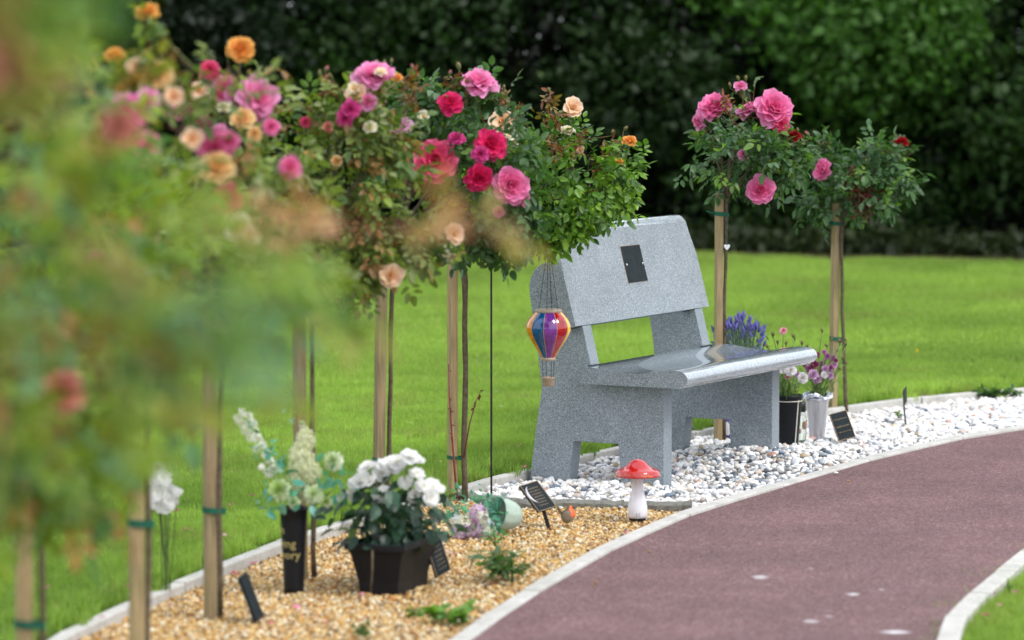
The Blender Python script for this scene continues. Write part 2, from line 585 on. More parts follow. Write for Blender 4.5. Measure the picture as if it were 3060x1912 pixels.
def kerb(name, curve, wd, z0, z1, side, step, m, seed, group=None):
    """edging laid as separate stones along a curve; side=+1 body to the right of travel"""
    r = np.random.default_rng(seed)
    root = bpy.data.objects.new(name, None); COL.objects.link(root); root['kind'] = 'structure'
    P = resamp(curve, step / 8)
    k = 8
    gap = 0.004
    for i in range(0, len(P) - 1, k):
        seg = P[i:i + k + 1]
        if len(seg) < 2: continue
        seg = seg.copy()
        d0 = seg[1] - seg[0]; d0 /= np.linalg.norm(d0)
        d1 = seg[-1] - seg[-2]; d1 /= np.linalg.norm(d1)
        # straight concrete lengths, slightly bent stones where the curve is tight
        a, b = seg[0] + d0 * gap, seg[-1] - d1 * gap
        mid = seg[len(seg) // 2]
        pts = np.array([a, mid * 0.35 + (a + b) / 2 * 0.65, b]) if len(seg) > 2 else np.array([a, b])
        o2 = offset(pts, side * wd)
        j = r.uniform(-0.002, 0.002)
        mm = M()
        n = len(pts)
        ztop = z1 + r.uniform(-0.003, 0.003)
        v = [(x, y, z0) for x, y in pts] + [(x, y, ztop) for x, y in pts] + [(x, y, ztop) for x, y in o2] + [(x, y, z0) for x, y in o2]
        v = np.array(v); v[:, :2] += j
        f = []
        for q in range(n - 1):
            for (A, B) in ((0, 1), (1, 2), (2, 3)):
                f.append((A * n + q, A * n + q + 1, B * n + q + 1, B * n + q))
        f += [(0, n, 2 * n, 3 * n), (n - 1, 4 * n - 1, 3 * n - 1, 2 * n - 1)]
        mm.add(v, f)
        o = mm.build('edging_stone', m, root)
        bevel(o, 0.005, 2)
    return root

def cut(P, y0, y1):
    P = resamp(P, 0.05)
    return P[(P[:, 1] >= y0) & (P[:, 1] <= y1)]
kerb('lawn_edging', cut(L_IN, 6, 18), 0.045, -0.08, 0.022, -1, 0.9, MAT['kerb'], 1)
kerb('path_edging', cut(P_IN, 5, 17.2), 0.055, -0.08, 0.010, 1, 0.9, MAT['kerb'], 2)
kerb('path_far_edging', cut(R_IN, 5, 16), 0.062, -0.12, 0.008, 1, 0.45, MAT['kerb'], 3)
# rough stone row between gold and white gravel
root = bpy.data.objects.new('stone_divider', None); COL.objects.link(root); root['kind'] = 'structure'
Dv = resamp(DIV, 0.03)
r_ = np.random.default_rng(5)
for a in range(0, len(Dv) - 8, 8):
    seg = Dv[a:a + 9]
    back = offset(seg, -0.04)
    mm = M(); n = len(seg)
    V = []
    for q in range(n):
        dz = r_.normal(0, 0.003)
        V += [(seg[q][0], seg[q][1] + r_.normal(0, .003), -0.03), (seg[q][0], seg[q][1] + r_.normal(0, .004), 0.008 + dz),
              (seg[q][0] * .7 + back[q][0] * .3, seg[q][1] * .7 + back[q][1] * .3, 0.018 + dz), (back[q][0], back[q][1], 0.018 + dz), (back[q][0], back[q][1], -0.03)]
    Fc = []
    for q in range(n - 1):
        for e in range(4):
            Fc.append((q * 5 + e, q * 5 + 5 + e, q * 5 + 6 + e, q * 5 + 1 + e))
    Fc += [(0, 1, 2, 3, 4), tuple((n - 1) * 5 + e for e in (4, 3, 2, 1, 0))]
    mm.add(V, Fc)
    mm.build('edging_stone', MAT['oldkerb'], root)

# ------------------------------------------------------------------ scattering (instances)
def scatter(name, P, R, Sc, tint, variants, idx=None, parent=None):
    """points with rotation / scale / tint attributes, instancing the variant objects"""
    n = len(P)
    me = bpy.data.meshes.new(name)
    me.vertices.add(n)
    me.vertices.foreach_set('co', np.asarray(P, np.float32).ravel())
    a = me.attributes.new('rot', 'FLOAT_VECTOR', 'POINT'); a.data.foreach_set('vector', np.asarray(R, np.float32).ravel())
    Sc = np.asarray(Sc, np.float32)
    if Sc.ndim == 1: Sc = np.repeat(Sc[:, None], 3, 1)
    a = me.attributes.new('scl', 'FLOAT_VECTOR', 'POINT'); a.data.foreach_set('vector', Sc.ravel())
    a = me.attributes.new('tint', 'FLOAT_COLOR', 'POINT'); a.data.foreach_set('color', np.hstack([tint, np.ones((n, 1))]).astype(np.float32).ravel())
    if idx is None: idx = rng.integers(0, len(variants), n)
    a = me.attributes.new('idx', 'INT', 'POINT'); a.data.foreach_set('value', np.asarray(idx, np.int32))
    o = bpy.data.objects.new(name, me)
    COL.objects.link(o)
    if parent: o.parent = parent
    ng = bpy.data.node_groups.new(name, 'GeometryNodeTree')
    ng.interface.new_socket('Geometry', in_out='INPUT', socket_type='NodeSocketGeometry')
    ng.interface.new_socket('Geometry', in_out='OUTPUT', socket_type='NodeSocketGeometry')
    N = ng.nodes; Lk = ng.links
    gi = N.new('NodeGroupInput'); go = N.new('NodeGroupOutput')
    ip = N.new('GeometryNodeInstanceOnPoints')
    jg = N.new('GeometryNodeJoinGeometry')
    for vo in variants:
        oi = N.new('GeometryNodeObjectInfo'); oi.inputs['Object'].default_value = vo
        oi.inputs['As Instance'].default_value = True
        Lk.new(oi.outputs['Geometry'], jg.inputs[0])
    mp = N.new('GeometryNodeMeshToPoints')
    Lk.new(gi.outputs[0], mp.inputs['Mesh'])
    Lk.new(mp.outputs[0], ip.inputs['Points'])
    Lk.new(jg.outputs[0], ip.inputs['Instance'])
    ip.inputs['Pick Instance'].default_value = True
    def na(nm, ty):
        q = N.new('GeometryNodeInputNamedAttribute'); q.data_type = ty; q.inputs['Name'].default_value = nm
        return q.outputs['Attribute']
    Lk.new(na('idx', 'INT'), ip.inputs['Instance Index'])
    Lk.new(na('rot', 'FLOAT_VECTOR'), ip.inputs['Rotation'])
    Lk.new(na('scl', 'FLOAT_VECTOR'), ip.inputs['Scale'])
    Lk.new(ip.outputs[0], go.inputs[0])
    md = o.modifiers.new('scatter', 'NODES'); md.node_group = ng
    o['kind'] = 'stuff'
    return o

def ico(sub):
    import bmesh
    bm = bmesh.new()
    bmesh.ops.create_icosphere(bm, subdivisions=sub, radius=1)
    v = np.array([p.co[:] for p in bm.verts]); f = [tuple(q.index for q in p.verts) for p in bm.faces]
    bm.free()
    return v, f

def stone_variants(nm, sub, k, m, flat, rough, smooth):
    out = []
    v0, f0 = ico(sub)
    for i in range(k):
        r = np.random.default_rng(100 + i)
        v = v0.copy()
        for _ in range(5):
            d = r.normal(size=3); d /= np.linalg.norm(d)
            h = r.uniform(0.45, 0.8)
            over = v @ d - h
            v -= np.where(over > 0, over, 0)[:, None] * d * 0.85
        v *= 1 + r.normal(0, rough, (len(v), 1))
        v *= np.array([1.0, r.uniform(0.65, 0.95), flat * r.uniform(0.8, 1.2)])
        mm = M(); mm.add(v, f0)
        out.append(mm.build(nm, m, smooth=smooth, link=False))
    return out
peb = stone_variants('pebble_shape', 2, 8, MAT['pebble'], 0.62, 0.02, True)
grv = stone_variants('gravel_shape', 1, 6, MAT['gravel'], 0.6, 0.09, False)
grv2 = stone_variants('chip_shape', 2, 4, MAT['gravel'], 0.6, 0.05, True)

def pick(r, pal, wts, n, jit=0.12):
    pal = np.array(pal, float); wts = np.array(wts, float); wts /= wts.sum()
    c = pal[r.choice(len(pal), n, p=wts)]
    return np.clip(c * (1 + r.normal(0, jit, (n, 1))), 0.01, 0.92)

# white pebbles
r = np.random.default_rng(11)
n = 25000
pts = np.stack([r.uniform(-0.3, 3.0, n), r.uniform(12.3, 16.7, n)], 1)
pts = pts[inside(pts, whitepoly)]
n = len(pts)
bx, by = 0.30, 14.0
mound = 0.050 * np.exp(-(((pts[:, 0] - 0.95) / 0.30) ** 2 + ((pts[:, 1] - 13.85) / 0.42) ** 2)) + 0.012 * np.exp(-(((pts[:, 0] - 0.35) / 0.3) ** 2 + ((pts[:, 1] - 12.9) / 0.3) ** 2))
sz = np.clip(r.lognormal(math.log(0.0138), 0.30, n), 0.007, 0.023)
sz *= np.where(pts[:, 1] > 14.6, 1.1, 1.0)
P = np.column_stack([pts, -0.016 + mound + r.uniform(-0.005, 0.012, n)])
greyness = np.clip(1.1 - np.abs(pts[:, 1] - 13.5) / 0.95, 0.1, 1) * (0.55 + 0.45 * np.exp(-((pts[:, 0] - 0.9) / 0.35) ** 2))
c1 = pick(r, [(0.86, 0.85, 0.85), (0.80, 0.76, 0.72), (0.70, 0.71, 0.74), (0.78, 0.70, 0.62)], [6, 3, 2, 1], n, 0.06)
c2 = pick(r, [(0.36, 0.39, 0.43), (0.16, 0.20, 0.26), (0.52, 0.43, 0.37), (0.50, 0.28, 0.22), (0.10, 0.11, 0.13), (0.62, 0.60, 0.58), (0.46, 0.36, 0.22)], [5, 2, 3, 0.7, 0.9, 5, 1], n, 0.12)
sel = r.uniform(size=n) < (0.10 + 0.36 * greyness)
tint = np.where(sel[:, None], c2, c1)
scatter('white_pebbles', P, np.column_stack([r.normal(0, .35, n), r.normal(0, .35, n), r.uniform(0, 6.28, n)]), sz, tint, peb)

# gold gravel
def goldfield(name, poly, box_, n, s0, seed, z=-0.016, var=grv + grv2):
    r = np.random.default_rng(seed)
    pts = np.stack([r.uniform(box_[0], box_[1], n), r.uniform(box_[2], box_[3], n)], 1)
    pts = pts[inside(pts, poly)]; n = len(pts)
    sz = np.clip(r.lognormal(math.log(s0), 0.30, n), s0 * .5, s0 * 2.1)
    P = np.column_stack([pts, z + r.uniform(-0.004, 0.008, n) + 0.004 * np.sin(pts[:, 0] * 9 + 2) * np.sin(pts[:, 1] * 7)])
    tint = pick(r, [(0.57, 0.36, 0.12), (0.52, 0.28, 0.07), (0.67, 0.49, 0.23), (0.76, 0.67, 0.49), (0.30, 0.15, 0.06), (0.20, 0.14, 0.11), (0.52, 0.21, 0.05)],
                [7, 4, 7, 5, 2.4, 1.3, 1], n, 0.1)
    scatter(name, P, r.uniform(-3.14, 3.14, (n, 3)) * np.array([0.35, 0.35, 1]), sz, tint, var)
goldfield('gold_gravel', goldpoly, (-1.3, 0.75, 9.2, 12.65), 95000, 0.0060, 12)
goldfield('near_gold_gravel', goldpoly, (-1.45, 0, 4, 9.2), 26000, 0.010, 13, var=grv)
goldfield('far_gold_gravel', farpoly, (2.3, 5, 15.7, 18), 9000, 0.012, 14, var=grv)

# grass
def grass_variant(nb, size, hmin, hmax, wd, seed):
    r = np.random.default_rng(seed)
    base = np.column_stack([r.uniform(-size / 2, size / 2, (nb, 2)), np.zeros(nb)])
    h = r.uniform(hmin, hmax, nb) * (0.75 + 0.5 * r.uniform(size=nb))
    a = r.uniform(0, 6.28, nb)
    lean = np.abs(r.normal(0.35, 0.25, nb)) * h
    d = np.stack([np.cos(a), np.sin(a), np.zeros(nb)], 1)
    s = np.stack([-np.sin(a), np.cos(a), np.zeros(nb)], 1)
    tw = r.uniform(0, 6.28, nb)
    s = np.stack([np.cos(tw), np.sin(tw), np.zeros(nb)], 1)
    wv = wd * r.uniform(0.6, 1.3, nb)[:, None]
    z = np.array([0, 0, 1.0])
    m1 = base + d * (lean * 0.35)[:, None] + z * (h * 0.6)[:, None]
    tip = base + d * lean[:, None] + z * h[:, None]
    V = np.stack([base - s * wv, base + s * wv, m1 + s * wv * .8, m1 - s * wv * .8, tip], 1)
    mm = M()
    b0 = np.arange(nb) * 5
    mm.v.append(V.reshape(-1, 3)); mm.n = nb * 5
    mm.c.append(np.ones((nb * 5, 3)))
    mm.f = [(i, i + 1, i + 2, i + 3) for i in b0.tolist()] + [(i + 3, i + 2, i + 4) for i in b0.tolist()]
    mm.mi = [0] * len(mm.f)
    return mm.build('grass_tuft', MAT['grass'], link=False)

def vnoise(x, y, s, seed):
    """smooth value noise"""
    r = np.random.default_rng(seed)
    g = r.uniform(size=(64, 64))
    X, Y = x * s + 31.7, y * s + 11.3
    xi, yi = np.floor(X).astype(int), np.floor(Y).astype(int)
    fx, fy = X - xi, Y - yi
    fx = fx * fx * (3 - 2 * fx); fy = fy * fy * (3 - 2 * fy)
    q = lambda a, b: g[a % 64, b % 64]
    return (q(xi, yi) * (1 - fx) + q(xi + 1, yi) * fx) * (1 - fy) + (q(xi, yi + 1) * (1 - fx) + q(xi + 1, yi + 1) * fx) * fy

gv_near = [grass_variant(1300, 0.22, 0.020, 0.045, 0.0013, 40 + i) for i in range(5)]
gv_far = [grass_variant(1100, 0.50, 0.022, 0.05, 0.0035, 50 + i) for i in range(4)]

def grassfield(name, pts, variants, seed, z, smin=0.8, smax=1.2):
    r = np.random.default_rng(seed)
    n = len(pts)
    a = vnoise(pts[:, 0], pts[:, 1] * 0.8, 1.1, 3); b_ = vnoise(pts[:, 0], pts[:, 1], 4.5, 4)
    # mown bands run across the lawn
    band = 0.5 + 0.5 * np.sin(pts[:, 1] * 2.3 + 0.5 * pts[:, 0] + 2 * a)
    c_ = vnoise(pts[:, 0], pts[:, 1], 9.0, 5)
    t = np.clip(0.0 + 0.50 * a + 0.40 * b_ + 0.20 * c_ + 0.16 * band + r.normal(0, 0.14, n), 0, 1)[:, None]
    tint = (1 - t) * np.array([0.16, 0.27, 0.042]) + t * np.array([0.40, 0.56, 0.10])
    dry = (r.uniform(size=n) < 0.10)[:, None]
    tint = np.where(dry, tint * 0.5 + np.array([0.14, 0.13, 0.045]), tint)
    P = np.column_stack([pts, np.full(n, z)])
    return scatter(name, P, np.column_stack([np.zeros(n), np.zeros(n), r.uniform(0, 6.28, n)]), r.uniform(smin, smax, n), tint, variants)

LP = [tuple(p) for p in offset(L_IN, -0.13)] + [(40, 60), (-40, 60), (-40, -2)]
r = np.random.default_rng(21)
q = np.stack([r.uniform(-2.9, 3.4, 9000), r.uniform(9.0, 18.5, 9000)], 1)
q = q[inside(q, LP) & (np.abs(q[:, 0]) < 0.16 * q[:, 1] + 0.4)]
q = q[:2600]
grassfield('lawn_grass_near', q, gv_near, 22, 0.010)
q = np.stack([r.uniform(-6, 7, 9000), r.uniform(17.0, 29.5, 9000)], 1)
q = q[inside(q, LP) & (np.abs(q[:, 0]) < 0.16 * q[:, 1] + 0.9)]
q = q[:2600]
q = q[q[:, 1] < 27.35 - np.clip(q[:, 0] - 0.8, 0, 3) * .55]
grassfield('lawn_grass_far', q, gv_far, 23, 0.010)
# taller unmown fringe against the edging
fr = resamp(cut(L_IN, 8.5, 17.3), 0.035)
tt = np.gradient(fr, axis=0); tt /= np.linalg.norm(tt, axis=1)[:, None]
fr = fr + np.stack([-tt[:, 1], tt[:, 0]], 1) * (0.075 + np.abs(r.normal(0, 0.04, len(fr))))[:, None]
gv_fr = [grass_variant(26, 0.05, 0.03, 0.075, 0.0014, 60 + i) for i in range(4)]
grassfield('lawn_grass_fringe', fr, gv_fr, 24, 0.010, 0.7, 1.3)
# pale clover heads dotted through the grass
mm = M()
v0_, f0_ = ico(1)
q = np.stack([r.uniform(-2.8, 2.5, 900), r.uniform(9.3, 22, 900)], 1)
q = q[inside(q, LP) & (vnoise(q[:, 0], q[:, 1], 1.3, 15) > .58)]
for (x, y) in q:
    s_ = r.uniform(.003, .0055)
    mm.add(v0_ * s_ + [x, y, r.uniform(.030, .045)], f0_, (.70, .66, .58) if r.uniform() < .7 else (.66, .44, .46))
cl_ = mm.build('clover_heads', attrmat('clover_petals', .7, .2))
tag(cl_, 'tiny pale clover heads scattered through the lawn', 'clover', kind='stuff')
# lawn right of the path
RP = [tuple(p) for p in offset(R_IN, 0.09)] + [(12, 16), (12, -2)]
q = np.stack([r.uniform(1.0, 3.0, 3000), r.uniform(8.6, 12.5, 3000)], 1)
q = q[inside(q, RP)][:700]
grassfield('path_side_grass', q, gv_near, 25, -0.055, 1.0, 1.5)

# ------------------------------------------------------------------ leaves
def leaf_template(wd=0.56, fold=0.16, curl=-0.12):
    v = [(0, 0, 0), (0, .35, 0.0 + curl * .1), (0, .7, curl * .5), (0, 1, curl),
         (-wd * .42, .22, fold * .55), (-wd * .5, .48, fold * .5 + curl * .2), (-wd * .30, .80, fold * .2 + curl * .7),
         (wd * .42, .22, fold * .55), (wd * .5, .48, fold * .5 + curl * .2), (wd * .30, .80, fold * .2 + curl * .7)]
    f = [(0, 1, 4), (1, 5, 4), (1, 2, 5), (2, 6, 5), (2, 3, 6), (0, 7, 1), (1, 7, 8), (1, 8, 2), (2, 8, 9), (2, 9, 3)]
    return np.array(v), f
LV, LF = leaf_template()
LN, LNF = leaf_template(0.26, 0.05, -0.2)

def leaf_batch(mm, r, P, D, size, pal, wts, lv=LV, lf=LF, upj=0.5, jit=0.18, compound=True):
    """place (compound) leaves at P pointing along D"""
    n = len(P)
    up = np.tile([0, 0, 1.0], (n, 1)) + r.normal(0, upj, (n, 3))
    R0 = frame_of(D, up)
    base = pick(r, pal, wts, n, 0.12)
    if compound:
        offs = [(0, 1.05, 0, 0, 1.0), (-.12, .72, 0, 1.0, .82), (.12, .72, 0, -1.0, .82), (-.10, .26, 0, 1.15, .68), (.10, .26, 0, -1.15, .68)]
    else:
        offs = [(0, 0, 0, 0, 1.0)]
    for (ox, oy, oz, ang, sc) in offs:
        a = ang + r.normal(0, 0.15, n)
        ca, sa = np.cos(a), np.sin(a)
        Rz = np.zeros((n, 3, 3)); Rz[:, 0, 0] = ca; Rz[:, 0, 1] = -sa; Rz[:, 1, 0] = sa; Rz[:, 1, 1] = ca; Rz[:, 2, 2] = 1
        b = r.normal(-0.25, 0.35, n)
        cb, sb = np.cos(b), np.sin(b)
        Rx = np.zeros((n, 3, 3)); Rx[:, 0, 0] = 1; Rx[:, 1, 1] = cb; Rx[:, 1, 2] = -sb; Rx[:, 2, 1] = sb; Rx[:, 2, 2] = cb
        Rr = R0 @ Rz @ Rx
        s = (np.broadcast_to(size, n) * sc * r.uniform(0.75, 1.15, n))
        pos = P + np.einsum('nij,j->ni', R0, np.array([ox, oy, oz])) * np.broadcast_to(size, n)[:, None]
        c = np.clip(base * (1 + r.normal(0, jit * .5, (n, 1))), 0.004, 1)
        mm.many(lv, lf, Rr * s[:, None, None], pos, c)

GREEN = dict(
    dark=([(0.042, 0.105, 0.036), (0.070, 0.155, 0.046), (0.12, 0.20, 0.105), (0.14, 0.26, 0.035)], [4, 4, 2, 1.2]),
    fresh=([(0.085, 0.185, 0.022), (0.14, 0.28, 0.028), (0.22, 0.38, 0.035), (0.05, 0.12, 0.022)], [4, 4, 2.2, 2]),
    olive=([(0.15, 0.20, 0.035), (0.20, 0.27, 0.045), (0.09, 0.16, 0.035), (0.28, 0.15, 0.05), (0.25, 0.29, 0.12)], [4, 4, 3, 2, 1.5]),
    copper=([(0.24, 0.085, 0.030), (0.17, 0.06, 0.030), (0.22, 0.16, 0.035)], [4, 2, 3]),
    wine=([(0.22, 0.025, 0.035), (0.13, 0.03, 0.035), (0.30, 0.07, 0.05)], [3, 3, 1]),
    near=([(0.14, 0.23, 0.025), (0.22, 0.31, 0.030), (0.12, 0.25, 0.11), (0.30, 0.29, 0.05), (0.34, 0.17, 0.05)], [4, 5, 2.5, 3, 1.3]),
    rust=([(0.56, 0.30, 0.16), (0.50, 0.37, 0.16), (0.50, 0.22, 0.15)], [3, 3, 1]),
)

# ------------------------------------------------------------------ blooms
def petal_grid(wd, ln, tilt, curl, cup, nu=4, nv=5, frill=0.0, r=None, base=0.02):
    """one petal: starts near the axis and sweeps outwards; tilt=angle from vertical"""
    V = []
    p = np.array([base, 0.0]); ang = tilt
    for j in range(nv):
        t = j / (nv - 1)
        if j:
            ang = tilt + curl * t * t
            p = p + np.array([math.sin(ang), math.cos(ang)]) * ln / (nv - 1)
        wv = wd * (0.25 + 0.75 * math.sin(min(1, t * 1.25) * math.pi / 2)) * (1 - 0.45 * max(0, t - 0.72) / 0.28)
        for i in range(nu):
            u = -1 + 2 * i / (nu - 1)
            z = p[1] + cup * ln * u * u * math.sin(tilt) * (0.4 + 0.6 * t)
            x = p[0] - cup * ln * u * u * math.cos(tilt)
            fz = frill * ln * (r.uniform(-1, 1) if (r is not None and t > .6) else 0)
            V.append((x, u * wv, z + fz))
    Fc = [(j * nu + i, j * nu + i + 1, (j + 1) * nu + i + 1, (j + 1) * nu + i) for j in range(nv - 1) for i in range(nu - 1)]
    tv = np.repeat(np.arange(nv) / (nv - 1), nu)
    return np.array(V), Fc, tv

def bloom_mesh(name, c_in, c_out, seed, rings=None, frill=0.03, center=None, sepal=True):
    r = np.random.default_rng(seed)
    mm = M()
    if rings is None:   # (count, tilt, length, width, curl, base)
        rings = [(5, 0.15, .42, .20, 0.3, .02), (6, 0.35, .52, .26, 0.2, .06), (7, 0.62, .62, .30, 0.3, .08), (8, 0.92, .74, .34, 0.35, .08), (8, 1.22, .86, .38, 0.4, .06), (8, 1.45, .95, .42, .3, .05)]
    c_in, c_out = np.array(c_in), np.array(c_out)
    nr = len(rings)
    for k, (cnt, tilt, ln, wd, curl, bs) in enumerate(rings):
        off = r.uniform(0, 6.28)
        for i in range(cnt):
            V, Fc, tv = petal_grid(wd * r.uniform(.85, 1.15), ln * r.uniform(.88, 1.1), tilt + r.normal(0, .10), curl + r.normal(0, .15), 0.22, frill=frill, r=r, base=bs)
            a = off + 6.283 * i / cnt + r.normal(0, .12)
            ca, sa = math.cos(a), math.sin(a)
            V = V @ np.array([[ca, sa, 0], [-sa, ca, 0], [0, 0, 1]])
            V[:, 2] -= 0.10 * k / nr
            tt = np.clip(0.25 * tv + 0.75 * (k + r.uniform(-.5, .5)) / max(1, nr - 1), 0, 1)[:, None]
            c = c_in * (1 - tt) + c_out * tt
            c = c * (1 + r.normal(0, .05))
            edge = (tv > 0.9)[:, None]
            c = np.where(edge, c * 0.75 + 0.25 * np.minimum(1, c_out * 1.15 + .05), c)
            mm.add(V, Fc, np.clip(c, 0, .95))
    if center is not None:
        v, f = ico(1)
        mm.add(v * np.array([.13, .13, .08]) + [0, 0, .12], f, center)
    if sepal:
        v, f = lathe([(0.015, -.26), (.05, -.22), (.09, -.15), (.10, -.06), (0.06, 0)], 7)
        mm.add(v, f, (0.10, 0.17, 0.04))
    return mm.mesh(name, MAT['petal'], True)

def bud_mesh(name, col, seed):
    r = np.random.default_rng(seed)
    mm = M()
    v, f = lathe([(0.0, 1.0), (.12, .88), (.25, .62), (.30, .38), (.24, .15), (.10, 0)], 8)
    v = v + np.array([0.03, 0, 0]) * np.sin(v[:, 2:3] * 5)
    t = np.clip((v[:, 2:3] - 0.35) / 0.5, 0, 1)
    mm.add(v, f, (1 - t) * np.array([0.14, 0.20, 0.06]) + t * np.array(col))
    for i in range(5):       # sepals
        a = i * 1.2566 + r.uniform(-.2, .2)
        V = np.array([(0.22, -.09, .12), (0.22, .09, .12), (.33, .08, .5), (.33, -.08, .5), (.24, 0, 1.12)])
        ca, sa = math.cos(a), math.sin(a)
        mm.add(V @ np.array([[ca, sa, 0], [-sa, ca, 0], [0, 0, 1]]), [(0, 1, 2, 3), (3, 2, 4)], (0.16, 0.17, 0.06))
    v, f = lathe([(0.10, 0.0), (.15, -.12), (.10, -.28), (.04, -.36)], 7)
    mm.add(v, f, (0.13, 0.17, 0.05))
    return mm.mesh(name, MAT['petal'], True)

BL = {}
def defbloom(key, ci, co, **k):
    BL[key] = [bloom_mesh('bloom_' + key, ci, co, 200 + len(BL) * 3 + i, **k) for i in range(2)]
LOOSE = [(4, .3, .45, .26, .3, .03), (5, .75, .72, .36, .4, .06), (6, 1.2, .9, .45, .35, .06)]
defbloom('pink', (0.84, 0.08, 0.30), (0.90, 0.30, 0.56))
defbloom('rosepink', (0.84, 0.12, 0.34), (0.90, 0.40, 0.66))
defbloom('crimson', (0.72, 0.010, 0.10), (0.80, 0.035, 0.20))
defbloom('hotpink', (0.74, 0.02, 0.14), (0.86, 0.14, 0.30))
defbloom('magenta', (0.62, 0.03, 0.22), (0.74, 0.10, 0.36))
defbloom('lilac', (0.62, 0.14, 0.42), (0.80, 0.44, 0.68), rings=LOOSE)
defbloom('peach', (0.84, 0.50, 0.24), (0.90, 0.68, 0.52), rings=LOOSE, center=(0.7, 0.35, 0.05))
defbloom('cream', (0.86, 0.70, 0.34), (0.90, 0.84, 0.70), rings=LOOSE, center=(0.7, 0.4, 0.05))
defbloom('orange', (0.80, 0.24, 0.04), (0.90, 0.52, 0.14))
defbloom('apricot', (0.88, 0.42, 0.10), (0.92, 0.72, 0.40))
defbloom('red', (0.28, 0.003, 0.008), (0.42, 0.008, 0.015))
defbloom('salmon', (0.62, 0.16, 0.12), (0.70, 0.28, 0.24))
BUD = {k: bud_mesh('bud_' + k, c, 300 + i) for i, (k, c) in enumerate(dict(pink=(0.80, 0.12, 0.32), orange=(0.82, 0.36, 0.08), red=(0.20, 0.01, 0.03), pale=(0.45, 0.30, 0.18)).items())}

BARKC = (0.11, 0.085, 0.055)
STEMC = (0.16, 0.17, 0.05)

def bez(a, b, c, n=7):
    t = np.linspace(0, 1, n)[:, None]
    return (1 - t) ** 2 * np.asarray(a) + 2 * t * (1 - t) * np.asarray(b) + t * t * np.asarray(c)

